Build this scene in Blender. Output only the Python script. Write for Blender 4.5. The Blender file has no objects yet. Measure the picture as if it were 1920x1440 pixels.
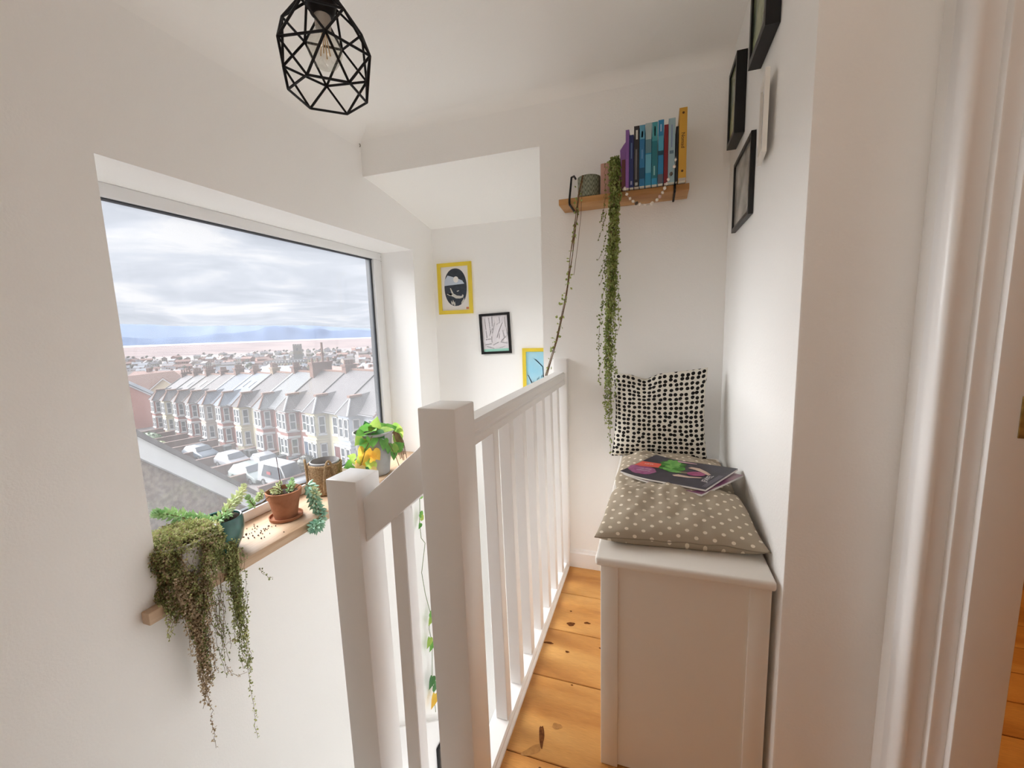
import bpy, bmesh, math, random
from mathutils import Vector, Matrix, noise
R = random.Random(7)
pi = math.pi
C = bpy.context.scene.collection
sc = bpy.context.scene

# ------------------------------------------------------------------ camera
cam_d = bpy.data.cameras.new('camera')
cam = bpy.data.objects.new('camera', cam_d)
C.objects.link(cam)
sc.camera = cam
cam_d.sensor_width = 36.0
cam_d.lens = 36.0 * 783 / 1920
cam_d.clip_start = 0.02
cam_d.clip_end = 30000
YAW, PIT, ROL = 0.329, -0.1335, -0.030
cy, sy, cp, sp, cr, sr = math.cos(YAW), math.sin(YAW), math.cos(PIT), math.sin(PIT), math.cos(ROL), math.sin(ROL)
fw = Vector((-sy * cp, cy * cp, sp))
r0 = Vector((cy, sy, 0))
u0 = r0.cross(fw)
rr = r0 * cr + u0 * sr
uu = -r0 * sr + u0 * cr
cam.matrix_world = Matrix(((rr.x, uu.x, -fw.x, 0), (rr.y, uu.y, -fw.y, 0), (rr.z, uu.z, -fw.z, 1.25), (0, 0, 0, 1)))

# ------------------------------------------------------------------ exposure
sc.view_settings.view_transform = 'Standard'
sc.view_settings.look = 'None'
sc.view_settings.gamma = 1.0
sc.view_settings.use_curve_mapping = False
sc.view_settings.exposure = 0.10
sc.cycles.max_bounces = 14
sc.cycles.diffuse_bounces = 9
sc.cycles.transparent_max_bounces = 12
sc.cycles.sample_clamp_indirect = 6.0
sc.cycles.caustics_reflective = False
sc.cycles.caustics_refractive = False

# ------------------------------------------------------------------ sky (overcast, brighter toward the zenith)
world = bpy.data.worlds.new('sky')
sc.world = world
world.use_nodes = True
wt = world.node_tree
for n in list(wt.nodes):
    wt.nodes.remove(n)
def wn(t, **k):
    n = wt.nodes.new(t)
    for a, b in k.items():
        setattr(n, a, b)
    return n
def wl(a, b):
    wt.links.new(a, b)
tc = wn('ShaderNodeTexCoord')
sep = wn('ShaderNodeSeparateXYZ'); wl(tc.outputs['Generated'], sep.inputs[0])
zc = wn('ShaderNodeMath', operation='MAXIMUM'); zc.inputs[1].default_value = 0.0; wl(sep.outputs[2], zc.inputs[0])
zo = wn('ShaderNodeMath', operation='ADD'); zo.inputs[1].default_value = 0.10; wl(zc.outputs[0], zo.inputs[0])
dx = wn('ShaderNodeMath', operation='DIVIDE'); wl(sep.outputs[0], dx.inputs[0]); wl(zo.outputs[0], dx.inputs[1])
dy = wn('ShaderNodeMath', operation='DIVIDE'); wl(sep.outputs[1], dy.inputs[0]); wl(zo.outputs[0], dy.inputs[1])
cmb = wn('ShaderNodeCombineXYZ'); wl(dx.outputs[0], cmb.inputs[0]); wl(dy.outputs[0], cmb.inputs[1])
n1 = wn('ShaderNodeTexNoise'); n1.inputs['Scale'].default_value = 0.85; n1.inputs['Detail'].default_value = 7; n1.inputs['Roughness'].default_value = 0.55
n1.inputs['Distortion'].default_value = 0.6
wl(cmb.outputs[0], n1.inputs['Vector'])
ramp = wn('ShaderNodeValToRGB')
ramp.color_ramp.elements[0].position = 0.40; ramp.color_ramp.elements[0].color = (0.60, 0.65, 0.76, 1)
ramp.color_ramp.elements[1].position = 0.62; ramp.color_ramp.elements[1].color = (1.00, 1.00, 1.04, 1)
e = ramp.color_ramp.elements.new(0.50); e.color = (0.72, 0.77, 0.88, 1)
wl(n1.outputs['Fac'], ramp.inputs[0])
grad = wn('ShaderNodeMapRange'); grad.inputs['To Min'].default_value = 0.86; grad.inputs['From Min'].default_value = 0.28; grad.inputs['From Max'].default_value = 1.0
grad.inputs['To Max'].default_value = 3.4
wl(sep.outputs[2], grad.inputs['Value'])
mul = wn('ShaderNodeMixRGB', blend_type='MULTIPLY'); mul.inputs[0].default_value = 1.0
wl(ramp.outputs[0], mul.inputs[1]); wl(grad.outputs[0], mul.inputs[2])
bg = wn('ShaderNodeBackground'); bg.inputs['Strength'].default_value = 0.84
wl(mul.outputs[0], bg.inputs[0])
out = wn('ShaderNodeOutputWorld'); wl(bg.outputs[0], out.inputs[0])

def lamp(name, kind, loc, direction, energy, color=(1, 1, 1), size=1.0, size_y=None, angle=None):
    d = bpy.data.lights.new(name, kind)
    d.energy = energy; d.color = color
    if kind == 'AREA':
        d.shape = 'RECTANGLE' if size_y else 'SQUARE'
        d.size = size
        if size_y: d.size_y = size_y
    if kind == 'SUN' and angle is not None: d.angle = angle
    if kind == 'POINT': d.shadow_soft_size = size
    o = bpy.data.objects.new(name, d); C.objects.link(o)
    o.location = loc
    o.rotation_euler = Vector(direction).to_track_quat('-Z', 'Y').to_euler()
    return o
# the sun behind thin cloud: very soft
lamp('sun', 'SUN', (-20, 10, 30), (0.88, 0.14, -0.46), 16.3, (0.985, 0.99, 1.0), angle=math.radians(75))
# unseen fill added behind the camera; bedroom lamp; upward light in the hall below
rl = lamp('rear_fill_light', 'AREA', (0.05, -1.2, 1.85), (-0.03, 1.0, 0.26), 2.1, (1.0, 0.90, 0.78), 0.6, 0.4)
rl.data.spread = math.radians(95)
lamp('bedroom_light', 'POINT', (1.9, 1.6, 1.9), (0, 0, -1), 16, (1.0, 0.70, 0.35), 0.15)
lamp('hall_light', 'AREA', (-0.80, 1.80, -2.4), (0.0, 0.0, 1), 11, (1.0, 1.0, 1.0), 0.7, 1.4)

# ------------------------------------------------------------------ materials
MATS = {}
def mat(name, col, rough=0.6, spec=0.3, metal=0.0, var=0.0, vscale=8.0, bump=0.0, bscale=60.0, col2=None, stretch=None, detail=4, trans=0.0, sss=0.0, emit=None):
    if name in MATS: return MATS[name]
    m = bpy.data.materials.new(name); m.use_nodes = True
    nt = m.node_tree; b = nt.nodes['Principled BSDF']
    b.inputs['Roughness'].default_value = rough
    b.inputs['Specular IOR Level'].default_value = spec
    b.inputs['Metallic'].default_value = metal
    if trans: b.inputs['Transmission Weight'].default_value = trans
    if emit:
        b.inputs['Emission Color'].default_value = (*emit[:3], 1); b.inputs['Emission Strength'].default_value = emit[3]
    t = nt.nodes.new('ShaderNodeTexCoord')
    mp = nt.nodes.new('ShaderNodeMapping')
    if stretch: mp.inputs['Scale'].default_value = stretch
    nt.links.new(t.outputs['Object'], mp.inputs[0])
    if var > 0 or col2:
        nz = nt.nodes.new('ShaderNodeTexNoise'); nz.inputs['Scale'].default_value = vscale; nz.inputs['Detail'].default_value = detail
        nt.links.new(mp.outputs[0], nz.inputs['Vector'])
        rp = nt.nodes.new('ShaderNodeValToRGB')
        c2 = col2 or tuple(max(0, c * (1 - var)) for c in col)
        rp.color_ramp.elements[0].position = 0.36; rp.color_ramp.elements[0].color = (*c2, 1)
        rp.color_ramp.elements[1].position = 0.64; rp.color_ramp.elements[1].color = (*col, 1)
        nt.links.new(nz.outputs['Fac'], rp.inputs[0]); nt.links.new(rp.outputs[0], b.inputs['Base Color'])
    else:
        b.inputs['Base Color'].default_value = (*col, 1)
    if bump > 0:
        nb = nt.nodes.new('ShaderNodeTexNoise'); nb.inputs['Scale'].default_value = bscale; nb.inputs['Detail'].default_value = 3
        nt.links.new(mp.outputs[0], nb.inputs['Vector'])
        bp = nt.nodes.new('ShaderNodeBump'); bp.inputs['Strength'].default_value = bump; bp.inputs['Distance'].default_value = 0.01
        nt.links.new(nb.outputs['Fac'], bp.inputs['Height']); nt.links.new(bp.outputs[0], b.inputs['Normal'])
    MATS[name] = m
    return m

def leafmat(name, col, col2, vscale=25.0, tr=0.35):
    if name in MATS: return MATS[name]
    m = mat(name, col, rough=0.5, spec=0.3, col2=col2, vscale=vscale)
    nt = m.node_tree; b = nt.nodes['Principled BSDF']
    tl = nt.nodes.new('ShaderNodeBsdfTranslucent'); mx = nt.nodes.new('ShaderNodeMixShader'); mx.inputs[0].default_value = tr
    src = b.inputs['Base Color'].links[0].from_socket
    nt.links.new(src, tl.inputs[0])
    o = [n for n in nt.nodes if n.type == 'OUTPUT_MATERIAL'][0]
    nt.links.new(b.outputs[0], mx.inputs[1]); nt.links.new(tl.outputs[0], mx.inputs[2]); nt.links.new(mx.outputs[0], o.inputs[0])
    return m

WALL = mat('wall_paint', (0.91, 0.90, 0.885), 0.85, 0.15, bump=0.10, bscale=150)
CEIL = mat('ceiling_paint', (0.93, 0.92, 0.90), 0.9, 0.1, bump=0.06, bscale=120)
GLOSS = mat('white_gloss', (0.88, 0.87, 0.865), 0.32, 0.45)
BENCHW = mat('bench_white', (0.85, 0.815, 0.76), 0.42, 0.4)
UPVC = mat('upvc', (0.80, 0.80, 0.80), 0.3, 0.45)
BLACK = mat('black_metal', (0.006, 0.005, 0.006), 0.5, 0.25)
BLACKW = mat('black_wood', (0.008, 0.007, 0.007), 0.4, 0.3)
GASKET = mat('gasket', (0.05, 0.055, 0.065), 0.5)

def woodmat(name, c1, c2, c3, stretch, rough=0.38, ring=26.0, knots=()):
    m = bpy.data.materials.new(name); m.use_nodes = True
    nt = m.node_tree; b = nt.nodes['Principled BSDF']; L = nt.links.new
    b.inputs['Roughness'].default_value = rough; b.inputs['Specular IOR Level'].default_value = 0.4
    oi = nt.nodes.new('ShaderNodeObjectInfo')
    t = nt.nodes.new('ShaderNodeTexCoord'); mp = nt.nodes.new('ShaderNodeMapping'); mp.inputs['Scale'].default_value = stretch
    L(t.outputs['Object'], mp.inputs[0])
    rm = nt.nodes.new('ShaderNodeMath'); rm.operation = 'MULTIPLY'; rm.inputs[1].default_value = 37.0; L(oi.outputs['Random'], rm.inputs[0])
    cx = nt.nodes.new('ShaderNodeCombineXYZ'); L(rm.outputs[0], cx.inputs[0]); L(rm.outputs[0], cx.inputs[2])
    ad = nt.nodes.new('ShaderNodeVectorMath'); ad.operation = 'ADD'; L(mp.outputs[0], ad.inputs[0]); L(cx.outputs[0], ad.inputs[1])
    nz = nt.nodes.new('ShaderNodeTexNoise'); nz.inputs['Scale'].default_value = 1.0; nz.inputs['Detail'].default_value = 6; nz.inputs['Distortion'].default_value = 0.8
    L(ad.outputs[0], nz.inputs['Vector'])
    rp = nt.nodes.new('ShaderNodeValToRGB')
    rp.color_ramp.elements[0].position = 0.30; rp.color_ramp.elements[0].color = (*c3, 1)
    rp.color_ramp.elements[1].position = 0.70; rp.color_ramp.elements[1].color = (*c1, 1)
    e = rp.color_ramp.elements.new(0.48); e.color = (*c2, 1)
    L(nz.outputs['Fac'], rp.inputs[0])
    wv = nt.nodes.new('ShaderNodeTexNoise'); wv.inputs['Scale'].default_value = ring; wv.inputs['Detail'].default_value = 2
    mp2 = nt.nodes.new('ShaderNodeMapping'); mp2.inputs['Scale'].default_value = tuple(s * (0.35 if s == min(stretch) else 1) for s in stretch); L(ad.outputs[0], mp2.inputs[0]); L(mp2.outputs[0], wv.inputs['Vector'])
    mx = nt.nodes.new('ShaderNodeMixRGB'); mx.blend_type = 'MULTIPLY'
    mr = nt.nodes.new('ShaderNodeMapRange'); mr.inputs['From Min'].default_value = 0.3; mr.inputs['From Max'].default_value = 0.7; mr.inputs['To Min'].default_value = 0.78; mr.inputs['To Max'].default_value = 1.1
    L(wv.outputs['Fac'], mr.inputs['Value'])
    mx.inputs[0].default_value = 1; L(rp.outputs[0], mx.inputs[1]); L(mr.outputs[0], mx.inputs[2])
    hv = nt.nodes.new('ShaderNodeMapRange'); hv.inputs['To Min'].default_value = 0.86; hv.inputs['To Max'].default_value = 1.1; L(oi.outputs['Random'], hv.inputs['Value'])
    m2 = nt.nodes.new('ShaderNodeMixRGB'); m2.blend_type = 'MULTIPLY'; m2.inputs[0].default_value = 1; L(mx.outputs[0], m2.inputs[1]); L(hv.outputs[0], m2.inputs[2])
    L(m2.outputs[0], b.inputs['Base Color'])
    bp = nt.nodes.new('ShaderNodeBump'); bp.inputs['Strength'].default_value = 0.12; bp.inputs['Distance'].default_value = 0.004
    L(wv.outputs['Fac'], bp.inputs['Height']); L(bp.outputs[0], b.inputs['Normal'])
    return m
PINE = woodmat('pine_boards', (0.72, 0.38, 0.115), (0.62, 0.29, 0.075), (0.44, 0.17, 0.035), (1.1, 7.0, 1.0), 0.33)
SILLW = woodmat('sill_wood', (0.72, 0.53, 0.37), (0.62, 0.42, 0.27), (0.42, 0.25, 0.13), (9.0, 1.2, 9.0), 0.5)
SHELFW = woodmat('shelf_wood', (0.60, 0.34, 0.14), (0.50, 0.26, 0.09), (0.33, 0.14, 0.04), (1.3, 9.0, 9.0), 0.45)

# ------------------------------------------------------------------ builders
def wpos(o):
    v = Vector((0, 0, 0))
    while o is not None:
        v += o.location; o = o.parent
    return v
class MB:
    def __init__(s): s.v = []; s.f = []; s.m = []
    def add(s, vs, fs, mi=0):
        n = len(s.v); s.v += [tuple(v) for v in vs]; s.f += [tuple(i + n for i in f) for f in fs]; s.m += [mi] * len(fs)
        return s
    def box(s, lo, hi, mi=0):
        x0, y0, z0 = lo; x1, y1, z1 = hi
        return s.add([(x0, y0, z0), (x1, y0, z0), (x1, y1, z0), (x0, y1, z0), (x0, y0, z1), (x1, y0, z1), (x1, y1, z1), (x0, y1, z1)],
                     [(0, 3, 2, 1), (4, 5, 6, 7), (0, 1, 5, 4), (1, 2, 6, 5), (2, 3, 7, 6), (3, 0, 4, 7)], mi)
    def prism(s, poly, axis, a, b, mi=0):
        # poly: 2-D points in the plane of the two other axes, extruded along axis from a to b
        n = len(poly)
        def P(p, t):
            q = list(p); q.insert(axis, t); return tuple(q)
        vs = [P(p, a) for p in poly] + [P(p, b) for p in poly]
        return s.add(vs, [tuple(range(n))[::-1], tuple(range(n, 2 * n))] + [(i, (i + 1) % n, n + (i + 1) % n, n + i) for i in range(n)], mi)
    def tube(s, pts, r, k=6, mi=0, cap=True):
        pts = [Vector(p) for p in pts]; n = len(pts)
        rad = r if isinstance(r, (list, tuple)) else [r] * n
        base = len(s.v); up = None
        for i, p in enumerate(pts):
            t = (pts[min(i + 1, n - 1)] - pts[max(i - 1, 0)])
            if t.length < 1e-9: t = Vector((0, 0, 1))
            t.normalize()
            if up is None: up = t.orthogonal().normalized()
            else:
                up = up - t * up.dot(t)
                up = up.normalized() if up.length > 1e-6 else t.orthogonal().normalized()
            w = t.cross(up)
            for j in range(k):
                a = 2 * pi * j / k
                s.v.append(tuple(p + (up * math.cos(a) + w * math.sin(a)) * rad[i]))
        for i in range(n - 1):
            for j in range(k):
                s.f.append((base + i * k + j, base + i * k + (j + 1) % k, base + (i + 1) * k + (j + 1) % k, base + (i + 1) * k + j)); s.m.append(mi)
        if cap:
            s.f.append(tuple(base + j for j in range(k))[::-1]); s.m.append(mi)
            s.f.append(tuple(base + (n - 1) * k + j for j in range(k))); s.m.append(mi)
        return s
    def lathe(s, prof, c=(0, 0, 0), k=32, mi=0, sx=1, sy=1):
        base = len(s.v); cx, cy_, cz = c
        for (r, z) in prof:
            for j in range(k):
                a = 2 * pi * j / k
                s.v.append((cx + r * sx * math.cos(a), cy_ + r * sy * math.sin(a), cz + z))
        for i in range(len(prof) - 1):
            for j in range(k):
                s.f.append((base + i * k + j, base + i * k + (j + 1) % k, base + (i + 1) * k + (j + 1) % k, base + (i + 1) * k + j)); s.m.append(mi)
        s.f.append(tuple(base + j for j in range(k))[::-1]); s.m.append(mi)
        s.f.append(tuple(base + (len(prof) - 1) * k + j for j in range(k))); s.m.append(mi)
        return s
    def build(s, name, mats, parent=None, world=True, smooth=False, bevel=0, bseg=2, kind=None, label=None, sharp=35):
        me = bpy.data.meshes.new(name)
        off = wpos(parent) if (world and parent is not None) else Vector((0, 0, 0))
        me.from_pydata([(v[0] - off.x, v[1] - off.y, v[2] - off.z) for v in s.v], [], s.f)
        if not isinstance(mats, (list, tuple)): mats = [mats]
        for m in mats: me.materials.append(m)
        if len(mats) > 1:
            me.polygons.foreach_set('material_index', s.m)
        me.update()
        if bevel > 0:
            bm = bmesh.new(); bm.from_mesh(me)
            bmesh.ops.remove_doubles(bm, verts=bm.verts, dist=1e-6)
            es = [e for e in bm.edges if len(e.link_faces) == 2 and e.calc_face_angle(0) > 0.5]
            bmesh.ops.bevel(bm, geom=es, offset=bevel, segments=bseg, affect='EDGES', profile=0.5)
            bm.to_mesh(me); bm.free()
            smooth = True
        if smooth:
            me.polygons.foreach_set('use_smooth', [True] * len(me.polygons))
            try: me.set_sharp_from_angle(angle=math.radians(sharp))
            except Exception: pass
        o = bpy.data.objects.new(name, me); C.objects.link(o)
        if parent is not None: o.parent = parent
        if kind: o['kind'] = kind
        if label: o['label'] = label
        return o
def thing(name, label, cat, loc=(0, 0, 0), rz=0.0, group=None):
    o = bpy.data.objects.new(name, None); C.objects.link(o)
    o.location = loc; o.rotation_euler = (0, 0, rz); o.empty_display_size = 0.05
    o['label'] = label; o['category'] = cat
    if group: o['group'] = group
    return o
def tag(o, label, cat, group=None):
    o['label'] = label; o['category'] = cat
    if group: o['group'] = group
    return o
def struct(name, mb, m, **k):
    return mb.build(name, m, kind='structure', **k)
def copy_tree(o, parent=None):
    c = o.copy(); C.objects.link(c)
    if parent is not None: c.parent = parent
    for ch in list(o.children): copy_tree(ch, c)
    return c
def text_mesh(name, body, size, m, parent, mtx, depth=0.0004, label=None, spacing=1.0):
    cu = bpy.data.curves.new(name, 'FONT'); cu.body = body; cu.size = size; cu.extrude = depth; cu.align_x = 'CENTER'; cu.align_y = 'CENTER'
    cu.space_character = spacing
    to = bpy.data.objects.new(name + '_tmp', cu); C.objects.link(to)
    bpy.context.view_layer.update()
    me = bpy.data.meshes.new_from_object(to.evaluated_get(bpy.context.evaluated_depsgraph_get()))
    bpy.data.objects.remove(to); bpy.data.curves.remove(cu)
    off = wpos(parent)
    me.transform(Matrix.Translation(-off) @ mtx)
    me.materials.clear(); me.materials.append(m)
    o = bpy.data.objects.new(name, me); C.objects.link(o); o.parent = parent
    if label: o['label'] = label
    return o
# ------------------------------------------------------------------ setting: walls, floor, ceiling
D = 2.042; XL = -1.526; XW = -1.80; CZ = 2.33; YB = 2.777
# left wall with the window hole
mb = MB()
mb.box((XW - 0.08, -1.4, 1.781), (XL, YB + 0.12, CZ + 0.1))
mb.box((XW - 0.08, -1.4, -2.7), (XL, YB + 0.12, 0.353))
mb.box((XW - 0.08, -1.4, 0.353), (XL, 0.828, 1.781))
mb.box((XW - 0.08, 2.51, 0.353), (XL, YB + 0.12, 1.781))
struct('wall_left', mb, WALL)
mb = MB()
mb.box((-0.525, D, 0.0), (0.62, D + 0.14, CZ + 0.1))
mb.box((XL, D, 2.095), (-0.525, D + 0.02, CZ + 0.1))
mb.box((-0.525, D + 0.0, -2.7), (-0.40, YB + 0.12, 0.0))
mb.box((-0.525, D + 0.14, 0.0), (-0.40, YB + 0.12, CZ))
struct('wall_back', mb, WALL)
struct('wall_stair_end', MB().box((XL, YB, -2.7), (-0.40, YB + 0.12, CZ)), WALL)
# sloped, gently rounded ceiling over the stairs
mb = MB(); pr = []
for i in range(9):
    t = i / 8; pr.append((D + 0.02 + t * (YB - D - 0.02), 2.095 - 0.128 * t ** 1.15))
n = len(pr)
vs = [(XL, y, z) for y, z in pr] + [(-0.525, y, z) for y, z in pr] + [(XL, y, CZ) for y, z in pr] + [(-0.525, y, CZ) for y, z in pr]
fs = []
for i in range(n - 1):
    fs += [(i, i + 1, n + i + 1, n + i), (2 * n + i, 3 * n + i, 3 * n + i + 1, 2 * n + i + 1)]
fs += [(0, n, 3 * n, 2 * n), (n - 1, 3 * n - 1, 4 * n - 1, 2 * n - 1)]
fs += [(i, 2 * n + i, 2 * n + i + 1, i + 1) for i in range(n - 1)] + [(n + i, n + i + 1, 3 * n + i + 1, 3 * n + i) for i in range(n - 1)]
struct('ceiling_stair', mb.add(vs, fs), CEIL, smooth=True)
# right hand pier, the doorway wall
struct('wall_right', MB().box((0.29, 1.04, 0), (0.60, D + 0.1, CZ + 0.1)), WALL, bevel=0.006)
mb = MB().box((0.484, 0.985, 0), (0.60, 1.04, CZ + 0.1)).box((0.484, -1.4, 0), (0.60, 0.05, CZ + 0.1)).box((0.484, 0.05, 2.05), (0.60, 0.985, CZ + 0.1))
struct('wall_doorway', mb, WALL)
mb = MB()
mb.prism([(0.484, 0.990), (0.484, 0.925), (0.4765, 0.925), (0.470, 0.931), (0.468, 0.945), (0.470, 0.957), (0.474, 0.966), (0.474, 0.984), (0.477, 0.990)], 2, 0, 2.11)
struct('trim_1', mb, GLOSS, smooth=True, sharp=50)
mb = MB().box((0.476, 0.929, 0), (0.513, 0.99, 2.05))
struct('trim_2', mb, GLOSS, bevel=0.003)
dj = thing('door_jamb', 'white painted door jamb with brass strike plate at the bedroom doorway', 'door frame', (0.54, 0.93, 0))
MB().box((0.510, 0.914, 0), (0.540, 0.99, 2.05)).build('door_stop', GLOSS, dj, bevel=0.003)
MB().box((0.536, 0.900, 0), (0.604, 0.99, 2.05)).build('door_lining', GLOSS, dj, bevel=0.002)
BRASS = mat('brass', (0.50, 0.36, 0.13), 0.35, 0.5, metal=0.7, var=0.4, vscale=60)
sp_ = MB().box((0.570, 0.8980, 1.045), (0.592, 0.9005, 1.115)).build('strike_plate', BRASS, dj, bevel=0.0006)
MB().box((0.577, 0.8970, 1.070), (0.586, 0.8985, 1.093)).build('latch_hole', BLACK, sp_)
for z in (1.053, 1.107):
    MB().lathe([(0.0032, 0), (0.002, 0.001)], (0, 0, 0), 10).build('screw', BRASS, sp_, world=False).location = (0.581, 0.8972, z)
for o in sp_.children:
    if o.name.startswith('screw'):
        o.location = Vector((0.581, 0.8975, 0.0)) - dj.location + Vector((0, 0, 1.053 if o.name == 'screw' else 1.107)); o.rotation_euler = (pi / 2, 0, 0)
# ceiling and cove
struct('ceiling', MB().box((XL, -1.4, CZ), (0.60, D, CZ + 0.1)), CEIL)
mb = MB(); rc = 0.09
arc = [(XL + rc - rc * math.cos(a), CZ - rc + rc * math.sin(a)) for a in [i * pi / 2 / 8 for i in range(9)]]
mb.prism([(x, z) for x, z in arc] + [(XL, CZ)], 1, -1.4, D)
# prism axis=1 expects (x, z)
struct('trim_3', mb, CEIL, smooth=True, sharp=60)
mb = MB(); rc = 0.05
arc = [(D - rc + rc * math.cos(a), CZ - rc + rc * math.sin(a)) for a in [i * pi / 2 / 8 for i in range(9)]]
mb.prism([(y, z) for y, z in arc] + [(D, CZ)], 0, XL, 0.29)
struct('trim_4', mb, CEIL, smooth=True, sharp=60)
struct('wall_rear', MB().box((XL, -1.5, -2.7), (0.60, -1.4, CZ + 0.1)), WALL)
# landing floor: deck plus boards
deck = MB().box((-0.47, -1.4, -0.24), (0.60, D + 0.02, -0.022))
fl = struct('floor', deck, WALL)
y = -1.40
seams = [-1.40, -1.14, -0.88, -0.62, -0.36, -0.10, 0.16, 0.43, 0.70, 1.02, 1.311, 1.552, 1.80, D - 0.001]
for i in range(len(seams) - 1):
    g = 0.0013
    MB().box((-0.47, seams[i] + g, -0.022), (0.599, seams[i + 1] - g, 0.0)).build('plank', PINE, fl, bevel=0.0018, bseg=1)
# knots in the boards: dark flat ovals of harder wood, level with the surface
KNOT = mat('knot', (0.085, 0.026, 0.006), 0.75, 0.1, col2=(0.16, 0.055, 0.014), vscale=120)
KNOT2 = mat('knot_stain', (0.33, 0.15, 0.04), 0.4, col2=(0.42, 0.20, 0.055), vscale=60)
def blob(mb, x, y, z, a, b, rot, k=18, irr=0.12):
    pts = []
    for j in range(k):
        t = 2 * pi * j / k; q = 1 + irr * math.sin(3 * t + x * 40) + irr * 0.6 * math.sin(5 * t + y * 31)
        px, py = a * q * math.cos(t), b * q * math.sin(t)
        pts.append((x + px * math.cos(rot) - py * math.sin(rot), y + px * math.sin(rot) + py * math.cos(rot), z))
    mb.add([(x, y, z)] + pts, [(0, 1 + j, 1 + (j + 1) % k) for j in range(k)])
for (kx, ky, ka, kb, kr) in [(-0.315, 1.60, .017, .012, .2), (-0.25, 1.625, .014, .006, .1), (-0.33, 1.68, .005, .004, 0), (-0.215, 1.86, .008, .009, 0), (-0.168, 1.94, .011, .010, 0), (-0.148, 1.345, .010, .012, 1.0), (-0.142, 1.37, .011, .006, 0), (-0.118, 2.02, .012, .01, 0), (-0.38, 1.47, .02, .006, .1), (-0.30, 1.445, .008, .005, 0), (-0.31, 1.09, .008, .036, 0.25), (-0.29, 0.995, .005, .005, 0), (-0.18, 1.5, .006, .004, 0), (-0.255, 1.30, .004, .003, 0)]:
    b_ = MB(); blob(b_, kx, ky, 0.0006, ka, kb, kr); b_.build('knot', KNOT, fl)
b_ = MB(); blob(b_, -0.325, 1.04, 0.0005, .034, .012, 0.75); b_.build('knot', KNOT2, fl)
b_ = MB(); blob(b_, -0.272, 1.135, 0.0005, .016, .010, 0.2); b_.build('knot', KNOT2, fl)
# stairwell: fascia under the landing, lower hall floor, steps
struct('wall_stair', MB().box((-0.475, 0.79, -2.7), (-0.405, D, -0.0225)).box((-0.475, -1.4, -2.7), (-0.405, 0.79, -0.25)), WALL)
HALLF = mat('hall_floor', (0.30, 0.28, 0.24), 0.8, var=0.2)
struct('floor_hall', MB().box((XL, -1.4, -2.8), (-0.40, YB, -2.7)), HALLF)
stp = thing('staircase', 'winding stair of white risers climbing to the landing beside the balustrade', 'stairs', (-1.0, 0.3, -1.0))
for k in range(5):
    x1 = -0.475 - 0.21 * k
    MB().box((max(XL + 0.002, x1 - 0.235), -0.2, -0.2 * (k + 1) - 0.03), (x1, 0.785, -0.2 * (k + 1))).box((x1 - 0.02, -0.2, -0.2 * (k + 1)), (x1, 0.785, -0.2 * k - 0.03)).build('stair_step', [WALL], stp)
# slanting white string board on the stair wall below, with a small dark picture
sb = MB(); 
sb.prism([(1.95, -1.235), (YB - 0.002, -1.98), (YB - 0.002, -2.69), (1.95, -2.3)], 0, XL + 0.001, XL + 0.03)
tag(sb.build('stair_string', GLOSS, bevel=0.003), 'white slanting stair string board low on the stairwell wall', 'stair board')
fr = thing('small_frame', 'small dark picture on the white board at the bottom of the stairwell', 'picture', (XL + 0.03, 2.48, -2.05))
MB().box((XL + 0.031, 2.375, -2.25), (XL + 0.045, 2.60, -1.85)).build('frame', BLACKW, fr, bevel=0.002)
MB().box((XL + 0.0455, 2.395, -2.23), (XL + 0.047, 2.58, -1.87)).build('picture', mat('dark_print', (0.10, 0.075, 0.06), 0.3, var=0.6, vscale=14), fr)
# baseboards
def skirting(name, x0, x1, ywall, h=0.095):
    poly = [(ywall, 0), (ywall - 0.016, 0), (ywall - 0.016, h - 0.018), (ywall - 0.010, h - 0.012), (ywall - 0.008, h - 0.003), (ywall, h)]
    struct(name, MB().prism(poly, 0, x0, x1), GLOSS, smooth=True, sharp=30)
skirting('baseboard_back', -0.40, 0.29, D)
# wall hook high on the left wall
hk = thing('wall_hook', 'tiny dark hook screwed high in the corner over the window', 'hook', (XL, 2.03, 2.25))
MB().tube([(XL, 2.03, 2.262), (XL + .006, 2.03, 2.258), (XL + .008, 2.03, 2.25), (XL + .003, 2.03, 2.244)], 0.0018).build('hook', mat('dull_metal', (0.10, 0.09, 0.07), 0.5), hk)

# ------------------------------------------------------------------ window_1
wroot = bpy.data.objects.new('window_1', None); C.objects.link(wroot); wroot.location = (XW, 1.67, 0.353); wroot['kind'] = 'structure'
zb, zt, y0, y1 = 0.395, 1.781, 0.828, 2.51
fwd, fd = 0.048, 0.055
def rail(name, lo, hi): return MB().box(lo, hi).build(name, UPVC, wroot, bevel=0.005)
rail('frame', (XW - .03, y0, zb), (XW + fd - .03, y1, zb + fwd))
rail('frame', (XW - .03, y0, zt - fwd), (XW + fd - .03, y1, zt))
rail('frame', (XW - .03, y0, zb + fwd), (XW + fd - .03, y0 + fwd, zt - fwd))
rail('frame', (XW - .03, y1 - .085, zb + fwd), (XW + fd - .03, y1, zt - fwd))
gk = MB()
gi = 0.006
for lo, hi in [((XW - .012, y0 + fwd, zb + fwd), (XW + .012, y1 - .085, zb + fwd + gi)), ((XW - .012, y0 + fwd, zt - fwd - gi), (XW + .012, y1 - .085, zt - fwd)),
               ((XW - .012, y0 + fwd, zb + fwd), (XW + .012, y0 + fwd + gi, zt - fwd)), ((XW - .028, y1 - .085 - 0.016, zb + fwd), (XW + .006, y1 - .085, zt - fwd))]:
    gk.box(lo, hi)
gk.build('gasket', GASKET, wroot)
gl = bpy.data.materials.new('window_glass'); gl.use_nodes = True
nt = gl.node_tree
for n_ in list(nt.nodes): nt.nodes.remove(n_)
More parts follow.
